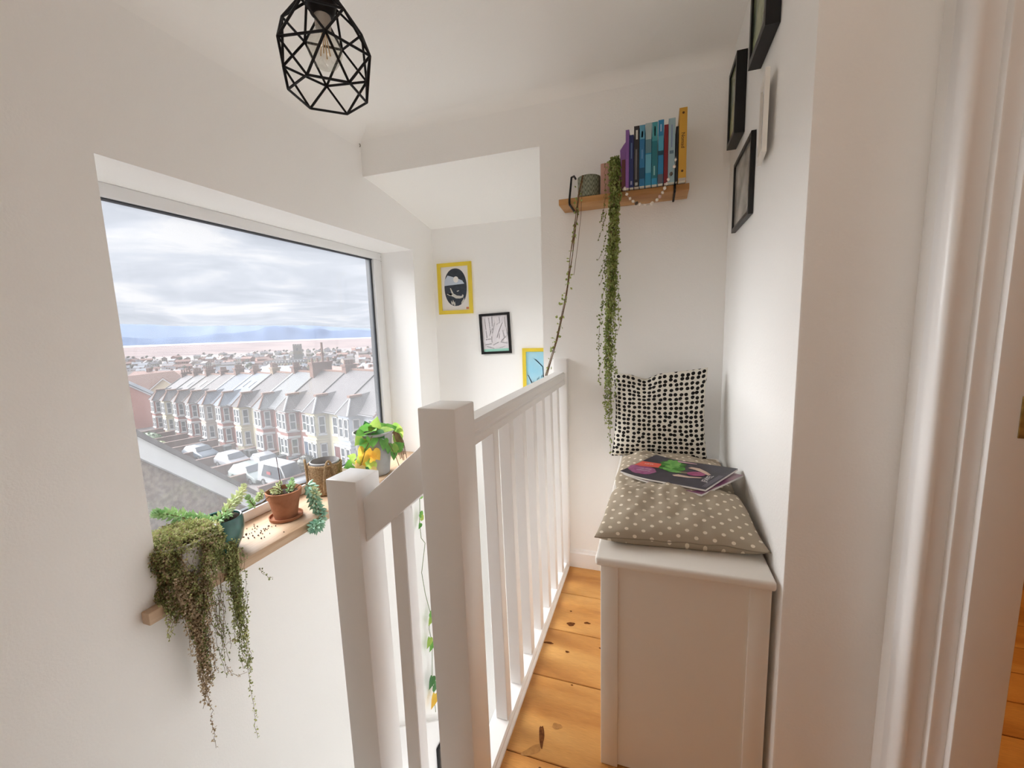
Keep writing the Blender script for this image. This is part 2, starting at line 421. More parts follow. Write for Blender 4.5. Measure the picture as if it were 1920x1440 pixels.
tr = nt.nodes.new('ShaderNodeBsdfTransparent'); tr.inputs[0].default_value = (0.97, 0.98, 0.98, 1)
dt = nt.nodes.new('ShaderNodeBsdfTranslucent'); dt.inputs[0].default_value = (1, 1, 1, 1)  # milky veil mixed into the glass stands in for outdoor haze
gs = nt.nodes.new('ShaderNodeBsdfGlossy'); gs.inputs['Roughness'].default_value = 0.02
nzz = nt.nodes.new('ShaderNodeTexNoise'); nzz.inputs['Scale'].default_value = 2.5; nzz.inputs['Detail'].default_value = 4
mrr = nt.nodes.new('ShaderNodeMapRange'); mrr.inputs['From Min'].default_value = .35; mrr.inputs['From Max'].default_value = .7; mrr.inputs['To Min'].default_value = 0.065; mrr.inputs['To Max'].default_value = 0.095
nt.links.new(nzz.outputs['Fac'], mrr.inputs['Value'])
m1 = nt.nodes.new('ShaderNodeMixShader'); nt.links.new(mrr.outputs[0], m1.inputs[0]); nt.links.new(tr.outputs[0], m1.inputs[1]); nt.links.new(dt.outputs[0], m1.inputs[2])
m2 = nt.nodes.new('ShaderNodeMixShader'); m2.inputs[0].default_value = 0.035; nt.links.new(m1.outputs[0], m2.inputs[1]); nt.links.new(gs.outputs[0], m2.inputs[2])
oo = nt.nodes.new('ShaderNodeOutputMaterial'); nt.links.new(m2.outputs[0], oo.inputs[0])
pane = MB().add([(XW, y0 + .04, zb + .04), (XW, y1 - .08, zb + .04), (XW, y1 - .08, zt - .04), (XW, y0 + .04, zt - .04)], [(0, 1, 2, 3)]).build('pane', gl, wroot)
for z in (1.755, 1.725):
    MB().lathe([(0.003, 0), (0.003, 0.001)], (XW + fd - 0.0285, 2.503, z), 8).build('frame_screw', GASKET, wroot)
# timber sill, runs past the reveal on the left
sl = MB().box((-1.79, y0 + 0.001, 0.353), (-1.49, y1 - 0.001, 0.395)).box((-1.525, 0.772, 0.353), (-1.49, y0 + 0.001, 0.395))
sill = MB().prism([(-1.79, y0 + .001), (-1.525, y0 + .001), (-1.525, 0.765), (-1.487, 0.765), (-1.487, 2.56), (-1.525, 2.56), (-1.525, y1 - .001), (-1.79, y1 - .001)], 2, 0.353, 0.395).build('window_sill', SILLW, bevel=0.005)
tag(sill, 'rough timber window sill board under the plant pots', 'window sill')

# ------------------------------------------------------------------ bedroom seen through the doorway
struct('floor_bedroom', MB().box((0.60, -1.5, -0.06), (3.4, 3.4, -0.022)), WALL)
fb = bpy.data.objects['floor_bedroom']
yy = -1.5
while yy < 3.39:
    MB().box((0.60, yy + .0022, -0.022), (3.4, min(yy + 0.15, 3.4) - .0022, 0)).build('plank', PINE, fb, bevel=0.0018, bseg=1); yy += 0.15
struct('wall_bedroom', MB().box((3.4, -1.5, 0), (3.5, 3.5, CZ)).box((0.6, 3.4, 0), (3.4, 3.5, CZ)).box((0.6, -1.6, 0), (3.4, -1.5, CZ)).box((0.60, D, 0), (0.62, 3.4, CZ)), mat('cream_wall', (0.75, 0.62, 0.42), 0.8))
struct('ceiling_bedroom', MB().box((0.6, -1.5, CZ), (3.4, 3.4, CZ + .1)), CEIL)
bed = thing('bed', 'low pine bed with cream bedding glimpsed through the doorway', 'bed', (2.4, 2.75, 0))
BEDW = mat('bed_pine', (0.55, 0.30, 0.08), 0.45, var=0.25, vscale=6, stretch=(1, 8, 8))
MB().box((1.45, 2.45, 0.22), (3.3, 2.49, 0.44)).box((1.45, 2.49, 0.22), (1.49, 3.35, 0.44)).build('bed_frame', BEDW, bed, bevel=0.006)
for px, py in ((1.46, 2.46), (3.25, 2.46), (1.46, 3.3), (3.25, 3.3)):
    MB().box((px, py, 0), (px + .05, py + .05, 0.22)).build('leg', BEDW, bed, bevel=0.004)
mt_ = MB().box((1.50, 2.50, 0.36), (3.28, 3.36, 0.60)).build('mattress', mat('cream_bedding', (0.85, 0.74, 0.50), 0.8, bump=0.5, bscale=9), bed, bevel=0.05, bseg=4)

# ------------------------------------------------------------------ balustrade
bal = thing('landing_balustrade', 'white painted landing balustrade with square newel posts and spindles', 'balustrade', (-0.44, 1.42, 0))
def newel(name, x0, x1, ya, yb_, z0, z1, root):
    return MB().box((x0, ya, z0), (x1, yb_, z1)).build(name, GLOSS, root, bevel=0.0035)
newel('newel_post', -0.494, -0.401, 0.792, 0.893, -0.25, 1.081, bal)
nw = [c_ for c_ in bal.children if c_.name == 'newel_post'][0]; nw.rotation_euler = (0, -0.007, 0); nw.location.x = 0.0072
newel('wall_post', -0.466, -0.400, 2.000, D - .001, 0.0, 1.093, bal)
hp = [(-0.466, 1.022), (-0.460, 1.029), (-0.416, 1.029), (-0.409, 1.022), (-0.409, 1.004), (-0.416, 0.998), (-0.416, 0.992), (-0.411, 0.988), (-0.411, 0.968), (-0.464, 0.968), (-0.464, 0.988), (-0.459, 0.992), (-0.459, 0.998), (-0.466, 1.004)]
MB().prism(hp, 1, 0.886, 2.000).build('handrail', GLOSS, bal, smooth=True, sharp=25)
bp_ = [(-0.470, 0.0), (-0.470, 0.024), (-0.465, 0.030), (-0.412, 0.030), (-0.407, 0.024), (-0.407, 0.016), (-0.400, 0.010), (-0.400, 0.0)]
MB().prism(bp_, 1, 0.886, 2.000).build('base_rail', GLOSS, bal, smooth=True, sharp=25)
sp0 = None
for k in range(7):
    if sp0 is None:
        sp0 = MB().box((-0.020, -0.0195, 0.030), (0.020, 0.0195, 0.968)).build('spindle', GLOSS, bal, world=False, bevel=0.002, bseg=1); o = sp0
    else:
        o = sp0.copy(); C.objects.link(o)
    o.location = (0.005, 1.0990 + 0.1385 * k - 1.42, 0); o.rotation_euler = (0, -0.014, 0)
sbal = thing('stair_balustrade', 'white sloping stair handrail with lower newel post and one spindle', 'balustrade', (-0.72, 0.84, 0.0))
newel('newel_post', -0.768, -0.677, 0.792, 0.884, -0.9, 0.892, sbal)
nw = [c_ for c_ in sbal.children if c_.name.startswith('newel_post')][0]; nw.rotation_euler = (0, -0.009, 0); nw.location.x = 0.0078
# sloping rail between the newels
sv = []
th = math.atan2(0.112, 0.132)
xa, za, xb, zbb = -0.677, 0.841, -0.494, 0.841 + 0.183 * 0.85
hh = 0.088 / math.cos(th)
MB().prism([(xa, za), (xb, zbb), (xb, zbb - hh), (xa, za - hh)], 1, 0.812, 0.866).build('handrail', GLOSS, sbal, bevel=0.004)
MB().box((-0.606, 0.820, -0.3), (-0.566, 0.860, 0.83)).build('spindle', GLOSS, sbal, bevel=0.002, bseg=1)

# ------------------------------------------------------------------ bench
bn = thing('storage_bench', 'white panelled storage bench against the right wall', 'bench', (0.08, 1.53, 0))
bx0, bx1, by0, by1, bz = -0.127, 0.276, 1.063, 1.99, 0.617
MB().box((bx0, by0, 0.0), (bx0 + .046, by0 + .02, bz)).build('stile', BENCHW, bn, bevel=0.002)
MB().box((bx1 - .046, by0, 0.0), (bx1, by0 + .02, bz)).build('stile', BENCHW, bn, bevel=0.002)
MB().box((bx0 + .046, by0 + .007, 0.004), (bx1 - .046, by0 + .02, bz)).build('front_panel', BENCHW, bn)
MB().box((bx0, by0 + .02, 0), (bx0 + .018, by1, bz)).build('side_panel', BENCHW, bn, bevel=0.001)
MB().box((bx1 - .018, by0 + .02, 0), (bx1, by1, bz)).build('side_panel', BENCHW, bn)
MB().box((bx0, by1, 0), (bx1, by1 + .018, bz)).build('back_panel', BENCHW, bn)
MB().box((bx0 - .013, by0 - .016, bz), (bx1 + .006, by1 + .02, bz + .024)).build('lid', BENCHW, bn, bevel=0.008, bseg=4)
# outdoor materials: colours scaled down so the strong sun does not overexpose them
KOUT = 0.35
_mat = mat
def mat(name, col, *a, **k):
    if k.get('col2'): k['col2'] = tuple(c * KOUT for c in k['col2'])
    return _mat(name, tuple(c * KOUT for c in col), *a, **k)
# ------------------------------------------------------------------ outdoors: land, estuary, hills
SEA = -45.0
UX, UY = -0.9554, 0.2954      # direction along the terrace, away from the window
NX, NY = 0.2954, 0.9554       # direction across it, uphill side to back gardens
P1x, P1y = -35.55, 32.94
def ST(s, w): return (P1x + UX * s + NX * w, P1y + UY * s + NY * w)
def ground(x, y):
    s = (x - P1x) * UX + (y - P1y) * UY; w = (x - P1x) * NX + (y - P1y) * NY
    z = -11.9 - 0.0523 * max(-40, min(s, 90)) - max(0, s - 90) * 0.03
    if w < -12: z += 0.0
    if w > 9: z -= (w - 9) * 0.055
    rr_ = math.hypot(x, y)
    t = min(1, max(0, (rr_ - 130) / 1000)); t = t * t * (3 - 2 * t)
    z = max(z, SEA + 6) * (1 - t) + SEA * t
    return max(SEA, z)
def ring_mesh(name, radii, a0, a1, na, zf, m, kind='structure'):
    vs = []; fs = []
    for r_ in radii:
        for j in range(na + 1):
            a = math.radians(a0 + (a1 - a0) * j / na); x, y = r_ * math.cos(a), r_ * math.sin(a)
            vs.append((x, y, zf(x, y)))
    for i in range(len(radii) - 1):
        for j in range(na):
            fs.append((i * (na + 1) + j, i * (na + 1) + j + 1, (i + 1) * (na + 1) + j + 1, (i + 1) * (na + 1) + j))
    mb = MB(); mb.add(vs, fs)
    return mb.build(name, m, kind=kind, smooth=True)
ASPH = mat('asphalt', (0.36, 0.33, 0.32), 0.9, col2=(0.30, 0.28, 0.27), vscale=0.3)
TOWN = mat('town_ground', (0.34, 0.29, 0.27), 0.95, col2=(0.46, 0.40, 0.38), vscale=0.02, detail=8)
struct_ground = ring_mesh('ground', [4, 8, 14, 20, 26, 32, 38, 44, 50, 56, 62, 70, 80, 95, 110, 130, 160, 200, 260, 340, 450, 600, 800, 1050, 1360], 60, 215, 90, lambda x, y: ground(x, y) - 0.02, TOWN)
MUD = mat('mudflat', (0.62, 0.49, 0.465), 0.9, 0.0, col2=(0.40, 0.33, 0.33), vscale=0.004, detail=6, stretch=(1, 1, 1))
nt = MUD.node_tree
for n_ in nt.nodes:
    if n_.type == 'MAPPING': n_.inputs['Scale'].default_value = (1.0, 3.5, 1.0); n_.inputs['Rotation'].default_value = (0, 0, math.radians(48))
ring_mesh('mudflat_ground', [1360, 1700, 2200, 2800, 3375], 60, 215, 60, lambda x, y: SEA + 0.1, MUD)
ring_mesh('water_estuary', [3375, 3700, 4150], 60, 215, 60, lambda x, y: SEA + 0.2, mat('estuary_water', (0.90, 0.90, 0.93), 0.35, 0.5))
def interp(tab, a):
    if a >= tab[0][0]: return tab[0][1]
    for (a1, h1), (a2, h2) in zip(tab, tab[1:]):
        if a <= a1 and a >= a2: return h1 + (h2 - h1) * (a1 - a) / (a1 - a2)
    return tab[-1][1]
near = [(170, 60), (160, 25), (155, 32), (151.45, 19), (149.0, -3), (148.2, 8), (145.6, 8), (143.8, 28), (142.0, 28), (140.0, 41), (138.8, 69), (137.4, 75), (136.3, 64), (135, 44), (133.2, 50), (131.9, 24), (130.6, 22), (129.7, 29), (127, 14), (120, 40), (105, 60), (90, 30)]
far = [(170, 120), (160, 190), (151.3, 243), (149.3, 234), (147.7, 203), (144.9, 194), (141.9, 189), (134.5, 167), (130.9, 115), (127, 73), (118, 160), (105, 200), (90, 150)]
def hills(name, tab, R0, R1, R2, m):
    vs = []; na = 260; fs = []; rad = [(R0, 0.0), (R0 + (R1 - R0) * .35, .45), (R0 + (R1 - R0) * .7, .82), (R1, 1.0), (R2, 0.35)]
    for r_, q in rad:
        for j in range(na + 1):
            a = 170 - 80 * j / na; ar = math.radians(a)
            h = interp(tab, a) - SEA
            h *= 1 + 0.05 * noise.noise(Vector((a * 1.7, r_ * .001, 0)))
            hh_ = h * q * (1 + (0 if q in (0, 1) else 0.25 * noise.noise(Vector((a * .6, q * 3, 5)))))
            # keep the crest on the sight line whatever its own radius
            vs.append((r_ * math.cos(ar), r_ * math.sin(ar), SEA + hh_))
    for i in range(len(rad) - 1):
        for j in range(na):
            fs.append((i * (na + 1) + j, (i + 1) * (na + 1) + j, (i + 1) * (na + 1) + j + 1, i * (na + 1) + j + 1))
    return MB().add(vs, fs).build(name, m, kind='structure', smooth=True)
hills('hills_near', [(a, (h - 1.25) * 4700 / 4000 + 1.25) for a, h in near], 4150, 4700, 5600, mat('near_hills', (0.27, 0.36, 0.55), 1.0, 0.0, col2=(0.21, 0.29, 0.47), vscale=0.003, detail=8))  # aerial haze is put into the pale blue of both hill colours
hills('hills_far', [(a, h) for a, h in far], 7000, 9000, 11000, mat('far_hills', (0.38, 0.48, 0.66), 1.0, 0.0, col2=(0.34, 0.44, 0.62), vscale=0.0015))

# ------------------------------------------------------------------ the terrace across the street
def rf(name, c, k=0.12): return mat(name, tuple(v * .70 for v in c), 0.8, 0.2, var=k, vscale=1.6, stretch=(1, 6, 1), detail=5)
ROOF = [rf('slate_a', (0.38, 0.355, 0.36)), rf('slate_b', (0.37, 0.335, 0.345)), rf('slate_c', (0.36, 0.315, 0.305)), rf('slate_d', (0.33, 0.29, 0.29)),
        rf('sheet_roof', (0.46, 0.465, 0.48)), rf('slate_e', (0.30, 0.265, 0.27)), rf('blue_slate', (0.47, 0.53, 0.62)), rf('slate_f', (0.38, 0.41, 0.48))]
CREAM = mat('cream_render', (1.25, 1.12, 0.80), 0.85, var=0.06, vscale=1.5)
BLUEW = mat('pale_blue_render', (1.0, 1.08, 1.22), 0.85, var=0.05, vscale=1.5)
BUFF = mat('buff_render', (0.98, 0.84, 0.74), 0.85, var=0.06, vscale=1.5)
def brickmat(name, c1, c2, mo, sc_=1.0):
    c1, c2, mo = [tuple(v * KOUT for v in q) for q in (c1, c2, mo)]
    m = bpy.data.materials.new(name); m.use_nodes = True; nt = m.node_tree; b = nt.nodes['Principled BSDF']; b.inputs['Roughness'].default_value = 0.9
    t = nt.nodes.new('ShaderNodeTexCoord'); br = nt.nodes.new('ShaderNodeTexBrick'); br.inputs['Scale'].default_value = 4.0 * sc_
    br.inputs['Color1'].default_value = (*c1, 1); br.inputs['Color2'].default_value = (*c2, 1); br.inputs['Mortar'].default_value = (*mo, 1); br.inputs['Mortar Size'].default_value = 0.012
    s_ = nt.nodes.new('ShaderNodeSeparateXYZ'); c_ = nt.nodes.new('ShaderNodeCombineXYZ'); ad = nt.nodes.new('ShaderNodeMath'); ad.operation = 'ADD'
    nt.links.new(t.outputs['Object'], s_.inputs[0]); nt.links.new(s_.outputs[0], ad.inputs[0]); nt.links.new(s_.outputs[1], ad.inputs[1])
    nt.links.new(ad.outputs[0], c_.inputs[0]); nt.links.new(s_.outputs[2], c_.inputs[1]); nt.links.new(c_.outputs[0], br.inputs['Vector'])
    nt.links.new(br.outputs['Color'], b.inputs['Base Color'])
    return m
BRICK = brickmat('red_brick', (0.58, 0.20, 0.155), (0.66, 0.25, 0.19), (0.60, 0.42, 0.38))
BRICK2 = brickmat('orange_brick', (1.25, 0.56, 0.42), (1.15, 0.50, 0.38), (1.1, 0.75, 0.62))
STACK = mat('stack_brick', (0.42, 0.22, 0.17), 0.9, var=0.2, vscale=3)
TERRA = mat('roof_terracotta', (0.50, 0.28, 0.21), 0.9, var=0.15, vscale=4)
WHITE = mat('white_paint_out', (1.2, 1.2, 1.2), 0.7)
WGLASS = mat('dark_window_glass', (0.20, 0.23, 0.27), 0.15, 0.6, var=0.35, vscale=1.0)
GUTTER = mat('gutter_grey', (0.22, 0.22, 0.24), 0.6)
DOORC = [mat('door_blue', (0.10, 0.16, 0.28), 0.5), mat('door_dark', (0.08, 0.09, 0.09), 0.5), mat('door_maroon', (0.30, 0.06, 0.06), 0.5)]
WMESH = {}
def sash(w, h):
    k = (round(w, 2), round(h, 2))
    if k not in WMESH:
        f = 0.09; mb = MB()
        mb.box((-w / 2, -0.10, 0), (-w / 2 + f, 0.02, h)).box((w / 2 - f, -0.10, 0), (w / 2, 0.02, h)).box((-w / 2, -0.10, 0), (w / 2, 0.02, f)).box((-w / 2, -0.10, h - f), (w / 2, 0.02, h)).box((-w / 2, -0.08, h * .48 - f / 2), (w / 2, 0.0, h * .48 + f / 2))
        mb.box((-w / 2 - .08, -0.18, -0.12), (w / 2 + .08, 0.02, 0))
        me = mb.build('window', WHITE); pm = MB().box((-w / 2 + f, -0.05, f), (w / 2 - f, -0.03, h - f)).build('pane', WGLASS)
        WMESH[k] = (me.data, pm.data)
        bpy.data.objects.remove(me); bpy.data.objects.remove(pm)
    return WMESH[k]
def put_window(root, x, y, z, w, h, a=0.0):
    fm, pm = sash(w, h)
    o = bpy.data.objects.new('window', fm); C.objects.link(o); o.parent = root; o.location = (x, y, z); o.rotation_euler = (0, 0, a)
    p = bpy.data.objects.new('pane', pm); C.objects.link(p); p.parent = o
    return o
PITCH = 5.5; FACE_H = 5.6; RD = 4.6; RH = 3.25
ang = math.atan2(-UY, -UX)
houses = [  # wall, roof, label
    (CREAM, 1, 'cream terraced house past the right edge of the window view'),
    (BLUEW, 0, 'pale blue terraced house with two-storey bay, first in the row'),
    (CREAM, 1, 'cream terraced house between the pale blue one and red brick ones'),
    (BRICK, 2, 'red brick bay house next to the cream house, brown slates'),
    (BRICK, 4, 'red brick bay house under the pale grey sheeted roof'),
    (CREAM, 5, 'narrow cream bay house between two red brick houses, dark roof'),
    (BRICK, 6, 'red brick house under the pale blue roof with skylights'),
    (BUFF, 7, 'buff rendered bay house beside the pale blue roof'),
    (BRICK, 3, 'dark red brick house midway along the far end of the terrace'),
    (BRICK, 2, 'red brick house second along the far end of the terrace'),
    (CREAM, 0, 'pale cream house near the far end of the terrace'),
    (BRICK, 1, 'last red and white house at the far end of the terrace')]
for k, (wm, rfi, lab) in enumerate(houses):
    s0 = -20.3 + PITCH * k
    zb_ = -11.9 - 0.0523 * (s0 + PITCH / 2)
    bx, by = ST(s0 + PITCH, 0)      # local x runs back toward the viewer's right
    h = thing('terraced_house', lab, 'house', (bx, by, zb_), ang, 'terraced houses across the street')
    W = PITCH
    MB().box((0, 0, -3), (W, 8.6, FACE_H)).build('wall', wm, h, world=False)
    rm_ = ROOF[rfi]; t_ = 0.14
    MB().prism([(-0.30, FACE_H - 0.12), (RD, FACE_H + RH), (9.0, FACE_H - 0.1), (9.0, FACE_H + t_), (RD, FACE_H + RH + t_), (-0.30, FACE_H + t_ - 0.1)], 0, 0.02, W - 0.02).build('roof', rm_, h, world=False)
    MB().box((0.0, RD - .12, FACE_H + RH + .06), (W, RD + .12, FACE_H + RH + .24)).build('ridge_tiles', TERRA, h, world=False)
    MB().prism([(-0.32, FACE_H - 0.02), (RD, FACE_H + RH + .10), (RD, FACE_H + RH + .26), (-0.32, FACE_H + .16)], 0, -0.09, 0.06).build('roof_verge', WHITE if k in (6, 7, 8, 4) else rm_, h, world=False)
    MB().tube([(0, -0.42, FACE_H - 0.05), (W, -0.42, FACE_H - 0.05)], 0.07, 6).build('gutter', GUTTER, h, world=False)
    # two-storey canted bay
    p = [(0.35, 0.0), (0.95, -0.95), (2.55, -0.95), (3.15, 0.0)]
    bay = MB().prism([(x_, y_) for x_, y_ in p], 2, -3, FACE_H - 0.12).build('bay', wm, h, world=False)
    q = [(0.10, 0.0), (0.80, -1.20), (2.70, -1.20), (3.40, 0.0), (3.40, 1.2), (0.10, 1.2)]
    z0_ = FACE_H - 0.12
    br_ = MB(); br_.add([(x_, y_, z0_) for x_, y_ in q[:4]] + [(1.75, -0.15, z0_ + 1.45), (1.75, 2.6, z0_ + 1.75), (0.1, 0.6, z0_ + .5), (3.4, 0.6, z0_ + .5)],
                        [(0, 1, 4), (1, 2, 4), (2, 3, 4), (0, 4, 5, 6), (3, 7, 5, 4), (0, 3, 2, 1)])
    br_.build('bay_roof', rm_, h, world=False)
    MB().tube([(0.80, -1.20, z0_ + .02), (1.75, -0.15, z0_ + 1.48)], 0.07, 5).tube([(2.70, -1.20, z0_ + .02), (1.75, -0.15, z0_ + 1.48)], 0.09, 5).build('bay_roof_ridge', WHITE if k in (1, 2, 3) else TERRA, h, world=False)
    MB().box((1.55, -0.35, z0_ + 1.42), (1.95, 0.9, z0_ + 1.62)).build('bay_finial', TERRA, h, world=False)
    for z_ in (2.62, 5.28):
        bm_ = MB(); e_ = 0.05
        pp = [(0.30, 0.0), (0.92, -1.01), (2.58, -1.01), (3.20, 0.0)]
        bm_.prism(pp, 2, z_, z_ + 0.22); bm_.box((3.75, -0.06, z_), (5.05, 0.0, z_ + .22))
        bm_.build('lintel_band', WHITE if wm is BRICK else wm, h, world=False)
    MB().prism([(0.30, 0.0), (0.90, -1.05), (2.60, -1.05), (3.20, 0.0)], 2, 3.22, 3.36).build('sill_band', WHITE if wm is BRICK else wm, h, world=False)
    if wm is not BRICK:
        MB().prism([(0.30, 0.0), (0.90, -1.05), (2.60, -1.05), (3.20, 0.0)], 2, 2.88, 2.98).build('string_course', wm, h, world=False)
    for z_, hh_ in ((0.95, 1.62), (3.48, 1.72)):
        a_ = math.atan2(-0.95, 0.60)
        put_window(h, 1.36, -0.95, z_, 0.66, hh_); put_window(h, 2.14, -0.95, z_, 0.66, hh_)
        put_window(h, 0.65, -0.475, z_, 0.62, hh_, a_); put_window(h, 2.85, -0.475, z_, 0.62, hh_, -a_)
    put_window(h, 4.4, 0.0, 3.48, 0.85, 1.70)
    MB().box((3.95, -0.05, 0.25), (4.85, 0.02, 2.35)).build('door', DOORC[k % 3], h, world=False)
    MB().box((3.85, -0.09, 2.35), (4.95, 0.02, 2.60)).box((3.85, -0.09, 0.25), (3.95, 0.02, 2.60)).box((4.85, -0.09, 0.25), (4.95, 0.02, 2.60)).build('door_surround', WHITE, h, world=False)
    MB().tube([(5.32, -0.12, 0), (5.32, -0.12, FACE_H - .1)], 0.06, 6).build('downpipe', GUTTER if k in (1, 2) else WHITE, h, world=False)
    big = (k == 3)
    cw = 2.3 if big else R.uniform(0.9, 1.5)
    ch = FACE_H + RH + (0.9 if big else R.uniform(.35, .7))
    st = MB().box((-0.35, RD - cw / 2, FACE_H + 1.6), (0.35, RD + cw / 2, ch)).box((-0.45, RD - cw / 2 - .1, ch - .02), (0.45, RD + cw / 2 + .1, ch + .2)).build('chimney', STACK if k not in (5,) else mat('buff_stack', (0.66, 0.46, 0.30), 0.9, var=0.1), h, world=False)
    for j in range(4):
        yy_ = RD - cw / 2 + .2 + j * (cw - .4) / 3
        tall = 2.1 if (big and j == 2) else 0.42
        MB().lathe([(0.15, 0), (0.12, tall), (0.15, tall + .05)], (0, yy_, ch + .2), 8).build('chimney_pot', TERRA, st, world=False)
    if k in (6, 9, 10):
        for xx_ in ((1.2, 2.9, 4.2) if k == 6 else (2.4,)):
            f0, f1 = 0.50, 0.72
            zz0, zz1 = FACE_H + t_ + RH * f0 - .02, FACE_H + t_ + RH * f1 - .02
            yy0, yy1 = -0.3 + (RD + .3) * f0, -0.3 + (RD + .3) * f1
            MB().add([(xx_ - .3, yy0, zz0 + .08), (xx_ + .3, yy0, zz0 + .08), (xx_ + .3, yy1, zz1 + .08), (xx_ - .3, yy1, zz1 + .08), (xx_ - .3, yy0, zz0 - .1), (xx_ + .3, yy0, zz0 - .1), (xx_ + .3, yy1, zz1 - .1), (xx_ - .3, yy1, zz1 - .1)],
                     [(0, 1, 2, 3), (0, 4, 5, 1), (1, 5, 6, 2), (2, 6, 7, 3), (3, 7, 4, 0)]).build('skylight', WHITE, h, world=False)
# street, kerb and front garden walls
def strip(name, s0, s1, w0, w1, dz, m, kind='structure', n=24):
    vs = []; fs = []
    for i in range(n + 1):
        s = s0 + (s1 - s0) * i / n
        for w in (w0, (w0 + w1) / 2, w1):
            x, y = ST(s, w); vs.append((x, y, ground(x, y) + dz))
    for i in range(n):
        for j in range(2):
            fs.append((i * 3 + j, i * 3 + j + 1, (i + 1) * 3 + j + 1, (i + 1) * 3 + j))
    return MB().add(vs, fs).build(name, m, kind=kind, smooth=True)
strip('road', -60, 95, -22, -9.2, 0.03, ASPH)
strip('pavement', -60, 95, -9.2, -7.6, 0.10, mat('paving', (0.50, 0.46, 0.43), 0.9, var=0.1, vscale=0.6))
strip('garden_ground', -22, 46, -7.6, 0.5, 0.06, mat('drive', (0.46, 0.40, 0.37), 0.9, var=0.2, vscale=0.4))
GW = mat('garden_brick', (0.40, 0.25, 0.21), 0.9, var=0.18, vscale=2)
for k in range(1, 12):
    s = -20.3 + PITCH * k; x, y = ST(s, -0.9); x2, y2 = ST(s, -7.4)
    zg = ground(x, y)
    g_ = thing('garden_wall', 'low red brick wall dividing the front gardens of the terrace', 'garden wall', (x, y, zg), ang, 'brick walls between the front gardens')
    MB().box((-0.12, -6.6, -0.6), (0.12, 0.0, 0.95)).build('wall', GW, g_, world=False)
    MB().box((-0.16, -6.65, 0.95), (0.16, 0.0, 1.04)).build('coping', GW, g_, world=False)
# hedge, bins
HEDGE = leafmat('hedge', (0.22, 0.34, 0.12), (0.10, 0.20, 0.07), 3.0, 0.1)
def bush(name, label, cat, loc, sx, sy, sz, m, seed, n=420, leaf=0.16, group=None):
    rg = random.Random(seed); mb = MB()
    for i in range(n):
        th_ = rg.uniform(0, 2 * pi); ph_ = math.acos(rg.uniform(-0.2, 1)); rad = rg.uniform(.8, 1.05)
        px, py, pz = rad * math.sin(ph_) * math.cos(th_) * sx, rad * math.sin(ph_) * math.sin(th_) * sy, max(0, rad * math.cos(ph_)) * sz
        a_ = Vector((rg.gauss(0, 1), rg.gauss(0, 1), rg.gauss(0, 1))).normalized() * leaf; b2 = a_.orthogonal().normalized() * leaf * .7
        p0 = Vector((px, py, pz)); mb.add([p0 - a_, p0 + b2, p0 + a_, p0 - b2], [(0, 1, 2, 3)])
    mb.lathe([(0.9, 0), (0.95, .35), (.8, .7), (.4, .92), (.05, .98)], (0, 0, 0), 14, sx=sx, sy=sy)
    for i in range(len(mb.v) - 14 * 5, len(mb.v)):
        v = mb.v[i]; mb.v[i] = (v[0], v[1], v[2] * sz)
    o = mb.build(name, m); o.location = loc; tag(o, label, cat, group); return o
x, y = ST(31.9, -4.6)
bush('hedge_bush', 'rounded green garden hedge at the far end of the street', 'hedge', (x, y, ground(x, y)), 2.3, 1.4, 1.7, HEDGE, 1)
bush('hedge_bush', 'low yellow green hedge in front of the rounded green one', 'hedge', (ST(26.4, -5.0)[0], ST(26.4, -5.0)[1], ground(*ST(26.4, -5.0))), 2.1, 1.0, 1.0, leafmat('hedge2', (0.40, 0.42, 0.14), (0.24, 0.32, 0.08), 3, .1), 2)
bush('shrub', 'dark bare shrub in the garden of the cream house', 'shrub', (ST(-6.5, -2.2)[0], ST(-6.5, -2.2)[1], ground(*ST(-6.5, -2.2))), 1.1, .8, 1.9, leafmat('dark_shrub', (0.12, 0.13, 0.10), (0.07, 0.08, 0.06), 3, .1), 3, leaf=.12)
BIN = mat('bin_plastic', (0.05, 0.06, 0.07), 0.5)
bin0 = thing('wheelie_bin', 'dark wheelie bin standing in a front garden of the terrace', 'bin', (0, 0, 0), 0, 'wheelie bins in the front gardens')
MB().add([(-.25, -.28, .08), (.25, -.28, .08), (.25, .24, .08), (-.25, .24, .08), (-.3, -.36, 1.0), (.3, -.36, 1.0), (.3, .32, 1.0), (-.3, .32, 1.0)], [(0, 3, 2, 1), (4, 5, 6, 7), (0, 1, 5, 4), (1, 2, 6, 5), (2, 3, 7, 6), (3, 0, 4, 7)]).build('bin_body', BIN, bin0, world=False)
MB().box((-.32, -.38, 1.0), (.32, .36, 1.07)).build('lid', BIN, bin0, world=False)
for j, (s, w) in enumerate([(5.2, -2.0), (6.0, -2.1), (11.3, -2.2), (12.0, -2.0), (-2.9, -1.6), (19.5, -2.0), (-0.9, -1.8)]):
    o = bin0 if j == 0 else copy_tree(bin0)
    x, y = ST(s, w); o.location = (x, y, ground(x, y) + .05); o.rotation_euler = (0, 0, ang)
